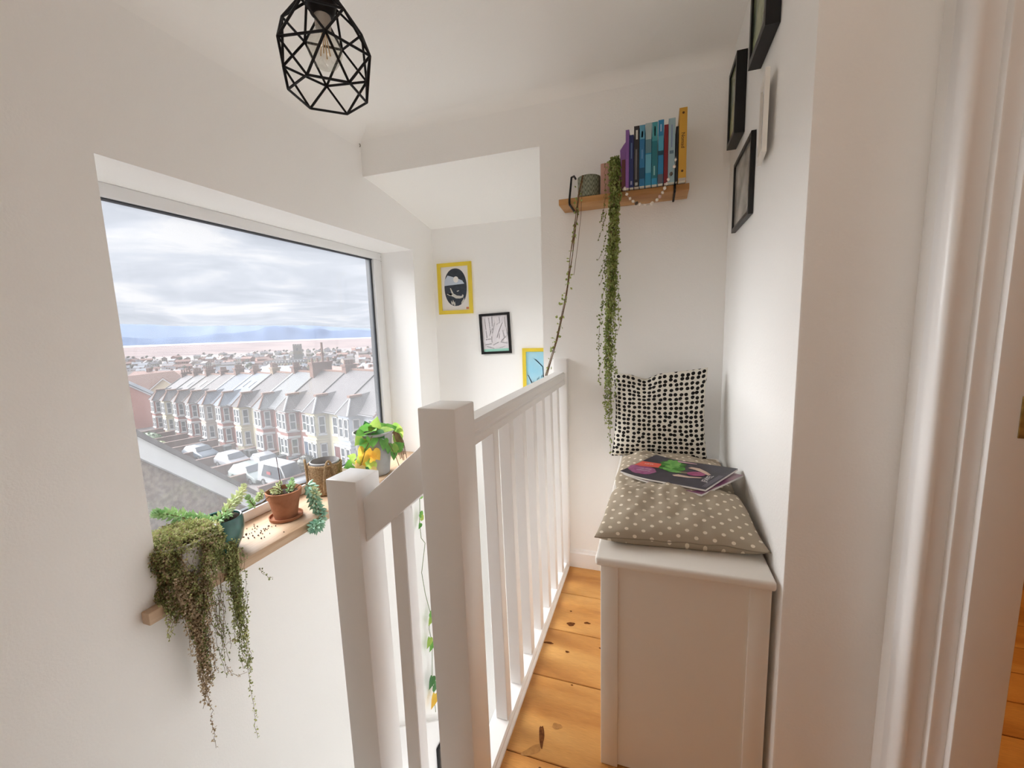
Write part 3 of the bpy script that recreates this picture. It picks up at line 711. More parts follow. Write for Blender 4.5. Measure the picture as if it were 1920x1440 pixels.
# cars
CGL = mat('car_glass', (0.10, 0.12, 0.15), 0.1, 0.7); TYRE = mat('tyre', (0.03, 0.03, 0.03), 0.8); ALLOY = mat('alloy', (0.55, 0.55, 0.57), 0.3, metal=0.6)
def car(label, col, loc, rz, L=4.2, H=1.5, van=False):
    t = thing('car', label, 'car', loc, rz)
    pm = mat('car_paint_' + str(round(col[0], 2)) + str(round(col[1], 2)), col, 0.25, 0.6)
    W = 0.88; h1 = 0.85
    if van: roof = [(-L * .5, .35), (-L * .5, 1.0), (-L * .47, H * .97), (-L * .40, H), (L * .16, H), (L * .30, h1 + .12), (L * .47, h1 - .1), (L * .5, .6), (L * .5, .3)]
    else: roof = [(-L * .5, .32), (-L * .5, .80), (-L * .44, h1 + .08), (-L * .34, H * .96), (-L * .20, H), (L * .08, H * .97), (L * .24, h1 + .10), (L * .45, h1 - .12), (L * .5, .55), (L * .5, .28)]
    nn = len(roof); vs = []
    for (x_, z_), yy_ in [(p_, s_) for s_ in (-1, 1) for p_ in roof]:
        inn = 0.80 if z_ > h1 + .11 else 1.0
        vs.append((x_, yy_ * W * inn, z_))
    MB().add(vs, [tuple(range(nn))[::-1], tuple(range(nn, 2 * nn))] + [(i, (i + 1) % nn, nn + (i + 1) % nn, nn + i) for i in range(nn)]).build('body', pm, t, world=False, bevel=0.05)
    x0g, x1g = (-L * .30, L * .20)
    for s_ in (-1, 1):
        MB().add([(x0g - .25, s_ * (W + .004), h1 + .02), (x1g + .2, s_ * (W + .004), h1 + .02), (x1g - .22, s_ * W * .835, H * .93), (x0g + .0, s_ * W * .835, H * .93)], [(0, 1, 2, 3)]).build('side_window', CGL, t, world=False)
    zz = H * .93
    MB().add([(L * .225, -W * .85, h1 + .16), (L * .225, W * .85, h1 + .16), (L * .10, W * .76, H * .965), (L * .10, -W * .76, H * .965)] if not van else [(L * .285, -W * .85, h1 + .2), (L * .285, W * .85, h1 + .2), (L * .18, W * .76, H * .975), (L * .18, -W * .76, H * .975)], [(0, 1, 2, 3)]).build('windscreen', CGL, t, world=False).location = (0.03, 0, 0.03)
    MB().add([(-L * .455, -W * .8, h1 + .06), (-L * .455, W * .8, h1 + .06), (-L * .352, W * .74, H * .93), (-L * .352, -W * .74, H * .93)], [(0, 1, 2, 3)]).build('rear_window', CGL, t, world=False).location = (-0.03, 0, 0.03)
    for sx_ in (-.31, .31):
        for s_ in (-1, 1):
            w_ = MB().tube([(sx_ * L, s_ * (W - .16), .31), (sx_ * L, s_ * (W + .02), .31)], .31, 16).build('wheel', TYRE, t, world=False)
            MB().tube([(sx_ * L, s_ * (W + .015), .31), (sx_ * L, s_ * (W + .03), .31)], .19, 12).build('hub', ALLOY, w_, world=False)
    return t
def cz(x, y): return ground(x, y) + .06
ca = ang + pi / 2
car('dark blue-grey estate car on the drive by the green hedge', (0.22, 0.27, 0.33), (-49.3, 32.6, cz(-49.3, 32.6)), ang + .15, 4.4, 1.45)
car('silver hatchback parked nose out between two brick garden walls', (0.62, 0.63, 0.67), (-41.0, 30.2, cz(-41, 30.2)), ang + .1, 4.1, 1.5)
car('second silver car close behind the silver hatchback', (0.52, 0.54, 0.58), (-36.2, 30.0, cz(-36.2, 30.0)), ang - .1, 4.2, 1.45)
car('pale green-silver car parked nearest the white van', (0.55, 0.62, 0.60), (-34.3, 26.8, cz(-34.3, 26.8)), ang + .12, 4.3, 1.5)
car('white hatchback under the lower end of the bargeboard', (0.80, 0.81, 0.83), (-30.4, 20.8, cz(-30.4, 20.8)), ang + .1, 4.3, 1.5)
vn = car('white van with red lettering, half hidden by the terracotta pot', (0.84, 0.85, 0.87), (-29.6, 26.0, cz(-29.6, 26.0)), ang + .12, 4.9, 2.0, True)
vl = MB().box((-0.9, -0.885, 1.12), (-0.35, -0.883, 1.38)).build('van_sign', mat('sign_red', (0.75, 0.12, 0.14), 0.5), vn, world=False)
# brick gable house and other neighbours beyond the terrace's far end
def block(label, x, y, z, rz, w, d, h, rh, wm, rm_, name='house', nwin=3, rows=2, group=None):
    t = thing(name, label, 'house', (x, y, z), rz, group)
    MB().prism([(-w / 2, -4), (w / 2, -4), (w / 2, h), (0, h + rh), (-w / 2, h)], 1, 0, d).build('wall', wm, t, world=False)
    o_ = 0.25
    MB().prism([(-w / 2 - o_, h - o_ * rh / (w / 2)), (0, h + rh), (w / 2 + o_, h - o_ * rh / (w / 2)), (w / 2 + o_, h + .18 - o_ * rh / (w / 2)), (0, h + rh + .2), (-w / 2 - o_, h + .18 - o_ * rh / (w / 2))], 1, -.15, d + .15).build('roof', rm_, t, world=False)
    MB().prism([(-w / 2 - o_, h - .28 - o_ * rh / (w / 2)), (0, h + rh - .25), (w / 2 + o_, h - .28 - o_ * rh / (w / 2)), (w / 2 + o_, h - o_ * rh / (w / 2)), (0, h + rh), (-w / 2 - o_, h - o_ * rh / (w / 2))], 1, -.2, -.02).build('bargeboard', WHITE, t, world=False)
    for r_ in range(rows):
        for j in range(nwin):
            put_window(t, w / 2 + 0.01, d * (j + .5) / nwin, 0.9 + r_ * 2.7, 1.0, 1.3, pi / 2)
    return t
block('orange red brick house with a white-edged gable at the far left', -88.6, 46.6, ground(-87, 47) - .5, math.radians(62), 9.0, 9, 6.0, 3.4, BRICK2, ROOF[7])
block('house with the red hipped-looking roof beyond the terrace end', -104, 63, ground(-104, 63), math.radians(25), 9, 11, 4.6, 3.6, CREAM, TERRA)
block('red brick house with two roof slopes behind the far end of the terrace', -124, 66, ground(-124, 66), math.radians(12), 9, 14, 5.5, 3.2, BRICK2, TERRA)
# the rest of the town: small houses of six kinds and trees, each one set down singly
rg = random.Random(11)
kinds = []
for j, (wc, rc_, lab) in enumerate([((0.60, 0.34, 0.28), (0.34, 0.30, 0.31), 'distant small brick house with grey slate roof in the town'),
                                    ((0.82, 0.78, 0.68), (0.36, 0.33, 0.34), 'distant small cream house with grey slate roof in the town'),
                                    ((0.55, 0.28, 0.22), (0.50, 0.30, 0.25), 'distant small brick house with red tiled roof in the town'),
                                    ((0.86, 0.85, 0.83), (0.42, 0.43, 0.47), 'distant small white house with blue-grey roof in the town'),
                                    ((0.68, 0.58, 0.50), (0.42, 0.36, 0.34), 'distant small buff house with brown roof in the town'),
                                    ((0.62, 0.40, 0.34), (0.55, 0.56, 0.60), 'distant small pink house with pale roof in the town')]):
    w_, d_, h_, q_ = 7 + j % 3, 10 + (j * 3) % 7, 5 + (j % 2), 2.6
    mb = MB(); mb.prism([(-w_ / 2, -3), (w_ / 2, -3), (w_ / 2, h_), (0, h_ + q_), (-w_ / 2, h_)], 1, -d_ / 2, d_ / 2, 0)
    mb.prism([(-w_ / 2 - .3, h_ - .2), (0, h_ + q_), (w_ / 2 + .3, h_ - .2), (w_ / 2 + .3, h_ + .05), (0, h_ + q_ + .25), (-w_ / 2 - .3, h_ + .05)], 1, -d_ / 2 - .2, d_ / 2 + .2, 1)
    for z_ in (1.0, 3.4):
        for xx_ in (-w_ * .3, 0, w_ * .3): mb.box((xx_ - .5, -d_ / 2 - .04, z_), (xx_ + .5, -d_ / 2 + .1, z_ + 1.2), 2)
        for yy_ in (-d_ * .3, 0, d_ * .3):
            for s_ in (-1, 1): mb.box((s_ * w_ / 2 - .05, yy_ - .5, z_), (s_ * w_ / 2 + .05, yy_ + .5, z_ + 1.2), 2)
    mb.box((-.5, d_ * .2, h_ + q_ * .6), (.5, d_ * .2 + .9, h_ + q_ + 1.1), 3)
    kinds.append((mb, [mat('town_wall_%d' % j, wc, 0.9), mat('town_roof_%d' % j, rc_, 0.9), WGLASS, STACK], lab, []))
placed = []; cnt = 0; tries = 0
while cnt < 285 and tries < 9000:
    tries += 1
    a = math.radians(rg.uniform(124, 155)); r_ = 105 * (1180 / 105) ** (rg.random() ** 0.85)
    x, y = r_ * math.cos(a), r_ * math.sin(a)
    s = (x - P1x) * UX + (y - P1y) * UY; w = (x - P1x) * NX + (y - P1y) * NY
    if w < 22 and s < 60: continue
    if math.hypot(x + 104, y - 66) < 26 or math.hypot(x + 124, y - 70) < 16 or math.hypot(x + 87, y - 48) < 16: continue
    if math.hypot(x + 405, y - 385) < 62 or math.hypot(x + 502, y - 488) < 20: continue
    gap = 17 if r_ < 500 else 21
    if any(abs(x - p[0]) < gap and abs(y - p[1]) < gap for p in placed): continue
    placed.append((x, y)); j = rg.choice([0, 0, 1, 1, 2, 2, 3, 4, 5]); mb, ms, lab, first = kinds[j]
    if not first:
        o = mb.build('town_house', ms); first.append(o); tag(o, lab, 'house', 'houses across the distant town, ' + lab.split('small ')[1].split(' house')[0])
    else:
        o = first[0].copy(); C.objects.link(o)
    o.location = (x, y, ground(x, y)); o.rotation_euler = (0, 0, rg.choice([0.3, 0.3 + pi / 2, 1.2, 1.2 + pi / 2, 2.4]) + rg.uniform(-.1, .1)); sc_ = rg.uniform(.85, 1.2); o.scale = (sc_, sc_, sc_); cnt += 1
TREE = [mat('bare_tree_a', (0.30, 0.26, 0.23), 1.0, col2=(0.22, 0.20, 0.17), vscale=.6), mat('bare_tree_b', (0.27, 0.28, 0.20), 1.0, col2=(0.19, 0.22, 0.14), vscale=.6)]
tk = []
for j in range(2):
    rgt = random.Random(40 + j); mb = MB()
    mb.tube([(0, 0, -1), (0, 0, 3.5)], .3, 6)
    for i in range(5):
        c0 = Vector((rgt.uniform(-1.6, 1.6), rgt.uniform(-1.6, 1.6), rgt.uniform(3.2, 6.2)))
        for q in range(46):
            d_ = Vector((rgt.gauss(0, 1), rgt.gauss(0, 1), rgt.gauss(0, 1))).normalized(); p0 = c0 + d_ * rgt.uniform(1.0, 1.9)
            a_ = d_.orthogonal().normalized() * .5; b2 = d_.cross(a_); mb.add([p0 - a_, p0 + b2, p0 + a_, p0 - b2 * .6], [(0, 1, 2, 3)])
    o = mb.build('town_tree', TREE[j]); tk.append(o)
    tag(o, ['distant bare brown tree among the town roofs', 'distant olive green tree among the town roofs'][j], 'tree', ['bare brown trees in the distant town', 'olive trees in the distant town'][j])
nt_ = 0; trees = []
while nt_ < 190:
    a = math.radians(rg.uniform(124, 155)); r_ = 110 * (1330 / 110) ** (rg.random() ** 0.6)
    x, y = r_ * math.cos(a), r_ * math.sin(a)
    s = (x - P1x) * UX + (y - P1y) * UY; w = (x - P1x) * NX + (y - P1y) * NY
    if w < 14 and s < 60: continue
    if any(abs(x - p[0]) < 11 and abs(y - p[1]) < 11 for p in placed) or any(math.hypot(x - p[0], y - p[1]) < 7 for p in trees): continue
    if math.hypot(x + 502, y - 488) < 16 or math.hypot(x + 124, y - 73) < 20 or math.hypot(x + 104, y - 68) < 18: continue
    trees.append((x, y))
    if math.hypot(x + 405, y - 385) < 45: continue
    j = nt_ % 2; o = tk[j] if nt_ < 2 else tk[j].copy()
    if nt_ >= 2: C.objects.link(o)
    o.location = (x, y, ground(x, y)); q = rg.uniform(.7, 1.3); o.scale = (q * 1.2, q * 1.2, q); nt_ += 1
# the long cream terrace near the shore and the church tower beyond
hx, hy = -403, 386; hz = ground(hx, hy)
ht = thing('hotel_terrace', 'long cream Georgian terrace with dormers far off near the shore', 'building', (hx, hy, hz), math.atan2(406.7 - 363.2, -384.9 + 426.2))
MB().box((-31, 0, -4), (14, 12, 9.5)).box((14, -1.5, -4), (31, 13, 12)).build('wall', CREAM, ht, world=False)
MB().prism([(-.5, 9.5), (4, 13), (8, 13), (12.5, 9.5)], 0, -31.5, 14).prism([(-2, 12), (4, 15.5), (8, 15.5), (13.5, 12)], 0, 13.5, 31.5).build('roof', ROOF[5], ht, world=False)
for j in range(14):
    xx_ = -29 + j * 3.2
    if xx_ < 12:
        MB().box((xx_ - .6, -.2, 9.9), (xx_ + .6, 2.5, 11.8)).build('dormer', WHITE, ht, world=False)
    for z_ in (1.2, 4.4, 7.0):
        o = bpy.data.objects.new('window', sash(1.3, 1.9)[1] if False else sash(1.3, 1.9)[1]); C.objects.link(o); o.parent = ht; o.location = (xx_, -.05 if xx_ < 13 else -1.6, z_)
for j in range(5):
    for z_ in (2, 5.4, 8.8):
        o = bpy.data.objects.new('window', sash(1.3, 1.9)[1]); C.objects.link(o); o.parent = ht; o.location = (16 + j * 3.3, -1.55, z_)
tw = thing('church_tower', 'square grey church tower rising behind the cream terrace', 'tower', (-502, 488, ground(-502, 488)), math.radians(40))
STN = mat('grey_stone', (0.46, 0.42, 0.38), 0.95, var=0.15, vscale=.4)
MB().box((-5.5, -5.5, -2), (5.5, 5.5, 28)).build('shaft', STN, tw, world=False)
cb = MB()
for i in range(4):
    for j in (-1, 1):
        cb.box((-5.5 + i * 3, j * 5 - .5, 28), (-4 + i * 3, j * 5 + .5, 29.6)); cb.box((j * 5 - .5, -5.5 + i * 3, 28), (j * 5 + .5, -4 + i * 3, 29.6))
cb.build('battlements', STN, tw, world=False)
for s_ in (0, 1): MB().box((-1, -5.6, 20), (1, -5.4, 24)).build('belfry_opening', WGLASS, tw, world=False).rotation_euler = (0, 0, s_ * pi / 2)
# neighbour's pebbledashed gable just outside the window
PEB = mat('pebbledash', (0.50, 0.39, 0.31), 0.95, col2=(0.28, 0.21, 0.16), vscale=26, bump=0.9, bscale=90, detail=2)
gb = thing('gable_building', 'brown pebbledashed gable wall with white bargeboard close outside the window', 'building', (-4.2, 2.0, -3))
yA, zA, sl_ = 0.2, 2.28, -0.925
def gz(y_): return 0.47 + (y_ - 2.16) * sl_
MB().prism([(-1.5, -9), (3.62, -9), (3.62, gz(3.62)), (0.0, gz(0.0)), (-1.5, gz(0.0) - 1.4)], 0, -9.0, -4.06).build('wall', PEB, gb)
MB().prism([(3.72, gz(3.72) + .01), (0.0, gz(0.0) + .01), (0.0, gz(0) - .195), (3.72, gz(3.72) - .175)], 0, -4.08, -4.0).build('bargeboard', WHITE, gb)
MB().prism([(3.80, gz(3.80)), (0.0, gz(0.0)), (0.0, gz(0) + .05), (3.80, gz(3.8) + .05)], 0, -9.0, -3.97).build('roof', ROOF[3], gb)
MB().tube([(-9, 3.78, gz(3.78) - .03), (-3.98, 3.78, gz(3.78) - .03)], .05, 8).build('gutter', WHITE, gb)

mat = _mat
# ------------------------------------------------------------------ pendant lamp
lx, ly, lz = -0.738, 0.882, 1.807
pl_ = thing('pendant_lamp', 'black geometric wire cage pendant lamp with clear filament bulb', 'lamp', (lx, ly, lz))
ph = -1.367
def ring(r_, z, off): return [Vector((lx + r_ * math.cos(ph + off + pi / 3 * j), ly + r_ * math.sin(ph + off + pi / 3 * j), z)) for j in range(6)]
g0, g1, g2, g3 = ring(.0856, lz, 0), ring(.1088, lz + .076, pi / 6), ring(.0848, lz + .150, 0), ring(.036, lz + .205, pi / 6)
bars = []
for j in range(6):
    k = (j + 1) % 6; p_ = (j - 1) % 6
    bars += [(g0[j], g0[k]), (g1[j], g1[k]), (g2[j], g2[k]), (g3[j], g3[k]), (g0[j], g1[j]), (g0[j], g1[p_]), (g1[j], g2[j]), (g1[j], g2[k]), (g2[j], g3[j]), (g2[j], g3[p_])]
for a, b in bars: MB().tube([a, b], 0.0029, 6).build('cage_bar', BLACK, pl_, smooth=True)
hz_ = lz + .058
MB().lathe([(.022, hz_ + .112), (.026, hz_ + .116), (.032, hz_ + .135), (.041, hz_ + .160), (.046, hz_ + .205), (.044, hz_ + .212), (.012, hz_ + .230), (.008, hz_ + .245)], (lx, ly, 0), 28).build('lamp_holder', BLACK, pl_, smooth=True, sharp=40)
MB().tube([(lx, ly, hz_ + .24), (lx, ly, CZ - .02)], 0.0035, 8).build('cord', BLACK, pl_, smooth=True)
MB().lathe([(.05, CZ - .028), (.052, CZ - .004), (.052, CZ - .0005)], (lx, ly, 0), 28).build('ceiling_rose', BLACK, pl_, smooth=True, sharp=40)
MB().lathe([(.017, hz_ + .086), (.0185, hz_ + .114)], (lx, ly, 0), 20).build('bulb_cap', mat('bulb_cap_grey', (0.45, 0.42, 0.38), 0.45, metal=.3), pl_, smooth=True)
bg_ = bpy.data.materials.new('bulb_glass'); bg_.use_nodes = True; nt = bg_.node_tree
for n_ in list(nt.nodes): nt.nodes.remove(n_)
ta = nt.nodes.new('ShaderNodeBsdfTransparent'); ta.inputs[0].default_value = (.90, .89, .86, 1)
ga = nt.nodes.new('ShaderNodeBsdfGlossy'); ga.inputs['Roughness'].default_value = .08; ga.inputs[0].default_value = (.7, .7, .68, 1)
ma = nt.nodes.new('ShaderNodeMixShader'); ma.inputs[0].default_value = .10; oa = nt.nodes.new('ShaderNodeOutputMaterial')
nt.links.new(ta.outputs[0], ma.inputs[1]); nt.links.new(ga.outputs[0], ma.inputs[2]); nt.links.new(ma.outputs[0], oa.inputs[0])
MB().lathe([(.004, .003), (.012, 0.005), (.024, .012), (.034, .026), (.0385, .042), (.0375, .055), (.031, .070), (.022, .082), (.016, .092)], (lx, ly, hz_ - .004), 28).build('bulb', bg_, pl_, smooth=True, sharp=80)
for j in range(4):
    a = j * pi / 2 + .4
    MB().tube([(lx + .004 * math.cos(a), ly + .004 * math.sin(a), hz_ + .078), (lx + .011 * math.cos(a), ly + .011 * math.sin(a), hz_ + .028)], .0013, 6).build('filament', mat('filament', (0.85, 0.60, 0.32), 0.4), pl_)

# ------------------------------------------------------------------ wall shelf and what stands on it
SZ = 1.8046
sh = thing('wall_shelf', 'oiled oak wall shelf on two black rod brackets', 'shelf', (-0.14, 1.97, 1.79))
MB().box((-0.407, 1.905, 1.780), (0.126, D - .001, SZ)).build('board', SHELFW, sh, bevel=0.0015)
for x in (-0.358, 0.071):
    MB().tube([(x + .004, D - .004, 1.925), (x + .003, 2.00, 1.925), (x, 1.955, 1.906), (x, 1.900, 1.80), (x, 1.897, 1.785), (x, 1.903, 1.777), (x, D - .004, 1.776)], .0045, 8).build('bracket', BLACK, sh, smooth=True)
BY = 1.868
def bk(x0, x1, zt_, col, label, rough=.45, depth=.155, bands=(), pages=True, by=BY):
    k = BY / 1.9; x0 *= k; x1 *= k; zt_ = 1.25 + (zt_ - 1.25) * k
    m = mat('book_%d_%d_%d' % tuple(int(c * 999) for c in col), col, rough, .4)
    t = thing('book', label, 'book', ((x0 + x1) / 2, by, SZ + .0006), 0, 'books on the wall shelf')
    z0 = SZ + .0006; y1 = by + depth; g = .0012
    MB().box((x0, by, z0), (x1, by + .0018, zt_)).box((x0, by + .0018, z0), (x0 + g, y1, zt_)).box((x1 - g, by + .0018, z0), (x1, y1, zt_)).build('cover', m, t, bevel=.0005, bseg=1)
    MB().box((x0 + g, by + .002, z0 + .002), (x1 - g, y1 - .003, zt_ - .003)).build('pages', mat('paper', (.78, .74, .64), .8), t)
    for bi, (f0, f1, c, w0, w1) in enumerate(bands):
        H_ = zt_ - z0; W_ = x1 - x0
        MB().box((x0 + W_ * w0, by - .0004, z0 + H_ * f0), (x0 + W_ * w1, by + .0004, z0 + H_ * f1)).build('spine_print', mat('print_%d_%d_%d' % tuple(int(q * 999) for q in c), c, .45), t)
    return t
bk(-.137, -.123, 1.928, (.10, .02, .02), 'small dark maroon book left of the purple one')
bk(-.122, -.108, 2.041, (.20, .085, .30), 'purple book first of the tall row', bands=[(.0, .5, (.24, .10, .35), 0.1, .9)])
t = bpy.data.objects['book.001']
MB().prism([(-.134, 1.81), (-.122, 1.81), (-.119, 1.985), (-.128, 1.975), (-.142, 1.955)], 1, BY + .004, BY + .006).build('paper_flap', mat('purple_card', (.22, .10, .30), .6), t)
bk(-.107, -.090, 2.019, (.012, .020, .11), 'short navy blue book beside the purple one', bands=[(.55, .85, (.10, .16, .32), .35, .65), (.05, .12, (.3, .3, .45), .3, .7)])
bk(-.089, -.068, 2.050, (.018, .016, .02), 'black paperback between the navy and the blue books', bands=[(.78, .93, (.55, .55, .5), .35, .7), (.12, .62, (.16, .15, .15), .3, .6), (.02, .07, (.4, .4, .36), .25, .75)])
bk(-.067, -.046, 2.050, (.015, .14, .30), 'blue paperback right beside the black one', bands=[(.77, .995, (.10, .30, .42), .04, .96), (.8, .9, (.5, .55, .55), .35, .65), (.45, .6, (.12, .30, .50), .4, .62), (.12, .3, (.01, .07, .14), .04, .96)])
bk(-.044, -.0205, 2.053, (.02, .22, .38), 'blue paperback with a white spine top', bands=[(.74, .995, (.36, .44, .44), .04, .96), (.52, .74, (.10, .20, .24), .04, .96), (.2, .5, (.12, .36, .48), .04, .96)])
bk(-.019, .003, 2.053, (.01, .15, .19), 'teal paperback in the middle of the blue ones', bands=[(.7, .995, (.06, .30, .34), .04, .96), (.78, .93, (.45, .55, .5), .4, .62), (.15, .3, (.25, .5, .5), .35, .6), (.0, .1, (.03, .25, .45), .04, .96)])
bk(.005, .026, 2.057, (.015, .19, .38), 'bright blue paperback left of the red book', bands=[(.45, .52, (.01, .05, .08), .04, .96), (.52, .75, (.07, .32, .45), .04, .96), (.82, .93, (.35, .5, .65), .35, .6), (.0, .15, (.10, .10, .13), .04, .96)])
bk(.028, .043, 2.036, (.20, .006, .012), 'thin dark red book')
bk(.044, .069, 2.056, (.30, .42, .46), 'thick pale blue-grey book', bands=[(.55, .9, (.20, .26, .40), .38, .58), (.45, .5, (.10, .16, .20), .2, .8)])
bk(.072, .081, 2.022, (.008, .008, .010), 'thin black book leaning against the yellow one')
yb = bk(.083, .112, 2.088, (.62, .33, .035), 'tall yellow book at the right end of the row', bands=[(.0, .04, (.45, .40, .35), .04, .96)])
kx = (.083 + .112) / 2 * BY / 1.9
sm = Matrix.Translation((kx, BY - .0005, 1.955)) @ Matrix.Rotation(pi / 2, 4, 'X') @ Matrix.Rotation(-pi / 2, 4, 'Z')
text_mesh('spine_lettering', 'Nomad', 0.019, mat('brown_print', (.10, .045, .008), .5), yb, sm)
for z_, q in ((2.055, .006), (1.842, .006)):
    MB().lathe([(q * .8, 0), (q * .8, .0008)], (0, 0, 0), 6).build('spine_emblem', mat('brown_print', (0, 0, 0)), yb, world=False)
em = [o for o in yb.children if o.name.startswith('spine_emblem')]
for o, z_ in zip(em, (2.055, 1.842)):
    o.rotation_euler = (pi / 2, 0, 0); o.location = Vector((kx, BY - .0002, z_)) - yb.location
# woven green pot and pink pot with trailing strings
LEAF_D = leafmat('string_green', (.30, .37, .08), (.10, .15, .03), 40, .25)
LEAF_L = leafmat('string_pale', (.48, .54, .20), (.22, .29, .07), 40, .3)
BROWN = mat('dry_stem', (.22, .13, .065), .85, var=.4, vscale=40)
SOIL = mat('soil', (.055, .032, .02), .95, var=.5, vscale=80, bump=1, bscale=120)
CHEV = bpy.data.materials.new('chevron_glaze'); CHEV.use_nodes = True; nt = CHEV.node_tree; b = nt.nodes['Principled BSDF']; b.inputs['Roughness'].default_value = .6
tcx = nt.nodes.new('ShaderNodeTexCoord'); sx_ = nt.nodes.new('ShaderNodeSeparateXYZ'); nt.links.new(tcx.outputs['Object'], sx_.inputs[0])
at2 = nt.nodes.new('ShaderNodeMath'); at2.operation = 'ARCTAN2'; nt.links.new(sx_.outputs[1], at2.inputs[0]); nt.links.new(sx_.outputs[0], at2.inputs[1])
def mnode(op, a, b_=None):
    n_ = nt.nodes.new('ShaderNodeMath'); n_.operation = op
    if isinstance(a, (int, float)): n_.inputs[0].default_value = a
    else: nt.links.new(a, n_.inputs[0])
    if b_ is not None:
        if isinstance(b_, (int, float)): n_.inputs[1].default_value = b_
        else: nt.links.new(b_, n_.inputs[1])
    return n_.outputs[0]
aa = mnode('PINGPONG', mnode('MULTIPLY', at2.outputs[0], 4.0), 1.0)
zz = mnode('MULTIPLY', sx_.outputs[2], 50.0)
ff = mnode('FRACT', mnode('ADD', zz, mnode('MULTIPLY', aa, 2.2)))
rp = nt.nodes.new('ShaderNodeValToRGB'); rp.color_ramp.elements[0].position = .45; rp.color_ramp.elements[0].color = (.035, .05, .025, 1); rp.color_ramp.elements[1].position = .55; rp.color_ramp.elements[1].color = (.38, .40, .30, 1)
nt.links.new(ff, rp.inputs[0]); nt.links.new(rp.outputs[0], b.inputs['Base Color'])
gp = thing('plant_pot', 'green and cream chevron patterned pot on the left end of the shelf', 'plant pot', (-.281, 1.955, SZ + .0005))
MB().lathe([(.040, 0), (.047, .004), (.049, .05), (.0495, .088), (.046, .09), (.044, .08), (.043, .076)], (0, 0, 0), 40).build('pot', CHEV, gp, world=False, smooth=True, sharp=50)
MB().lathe([(.0445, .070), (.0445, .078)], (0, 0, 0), 24).build('soil', SOIL, gp, world=False)
def leaf_at(mb, p, s, rg, mi=0, droop=.4, fold=.25, asp=.75):
    d_ = Vector((rg.gauss(0, 1), rg.gauss(0, 1), rg.gauss(0, 1) - droop)).normalized()
    w_ = d_.orthogonal().normalized(); w_.rotate(Matrix.Rotation(rg.uniform(0, 2 * pi), 3, d_)); n_ = d_.cross(w_)
    s = s * rg.uniform(.7, 1.25); p = Vector(p)
    mb.add([p, p + d_ * s * .5 + w_ * s * .5 * asp + n_ * s * fold * .5, p + d_ * s, p + d_ * s * .5 - w_ * s * .5 * asp + n_ * s * fold * .5, p + d_ * s * .5 - n_ * s * .05], [(0, 1, 4), (1, 2, 4), (2, 3, 4), (3, 0, 4)], mi)
def bead_at(mb, p, s, rg, mi=0):
    p = Vector(p); s = s * rg.uniform(.75, 1.2) * .5
    vs = [p + Vector(v) * s for v in ((1, 0, 0), (0, 1, 0), (-1, 0, 0), (0, -1, 0), (0, 0, 1.2), (0, 0, -1.2))]
    mb.add(vs, [(0, 1, 4), (1, 2, 4), (2, 3, 4), (3, 0, 4), (1, 0, 5), (2, 1, 5), (3, 2, 5), (0, 3, 5)], mi)
def strand(mbs, mbl, pts, rg, step, s, spread, kind='bead', wig=.004, mi=0, r_=.0007):
    P_ = [Vector(p) for p in pts]; out = []
    for a, b in zip(P_, P_[1:]):
        n_ = max(1, int((b - a).length / .012))
        for i in range(n_): out.append(a.lerp(b, i / n_) + Vector((rg.uniform(-wig, wig), rg.uniform(-wig, wig), 0)))
    out.append(P_[-1])
    mbs.tube(out, r_, 3, cap=False)
    L_ = sum((b - a).length for a, b in zip(out, out[1:])); n_ = int(L_ / step)
    for i in range(n_):
        t = rg.random() * (len(out) - 1); k = int(t); q = out[k].lerp(out[min(k + 1, len(out) - 1)], t - k)
        q = q + Vector((rg.gauss(0, spread), rg.gauss(0, spread), rg.gauss(0, spread)))
        (bead_at if kind == 'bead' else leaf_at)(mbl, q, s, rg, mi)
rg = random.Random(3)
# bare stems trailing down to the handrail
tv = thing('trailing_vine', 'sparse trailing vine hanging from the chevron pot to the handrail end', 'plant', (-.30, 1.93, 1.88))
mbl = MB(); mbs = MB()
base = [(-.29, 1.935, 1.885), (-.300, 1.900, 1.890), (-.318, 1.878, 1.80), (-.322, 1.875, 1.72), (-.345, 1.86, 1.56), (-.372, 1.84, 1.37), (-.405, 1.80, 1.19), (-.442, 1.75, 1.04)]
for j in range(5):
    off = [Vector((rg.uniform(-.006, .006), rg.uniform(-.006, .006), 0)) for _ in base]
    pts = [Vector(p) + o * (.6 + i * .12) for i, (p, o) in enumerate(zip(base, off))]
    if j == 4: pts = [Vector((-.29, 1.93, 1.885)), Vector((-.298, 1.885, 1.87)), Vector((-.305, 1.878, 1.72)), Vector((-.318, 1.87, 1.60)), Vector((-.335, 1.86, 1.47))]
    mbs.tube(pts, .0016 if j < 4 else .0009, 5)
for i in range(85):
    t = rg.random() ** .8 * 4.6 + 2.4 if i < 75 else rg.uniform(1, 3)
    t = min(t, 6.95); k = int(t); q = Vector(base[k]).lerp(Vector(base[k + 1]), t - k) + Vector((rg.gauss(0, .008), rg.gauss(0, .008), rg.gauss(0, .004)))
    leaf_at(mbl, q, .016, rg)
mbs.build('stem', BROWN, tv, smooth=True); mbl.build('leaves', LEAF_L, tv, kind='stuff')
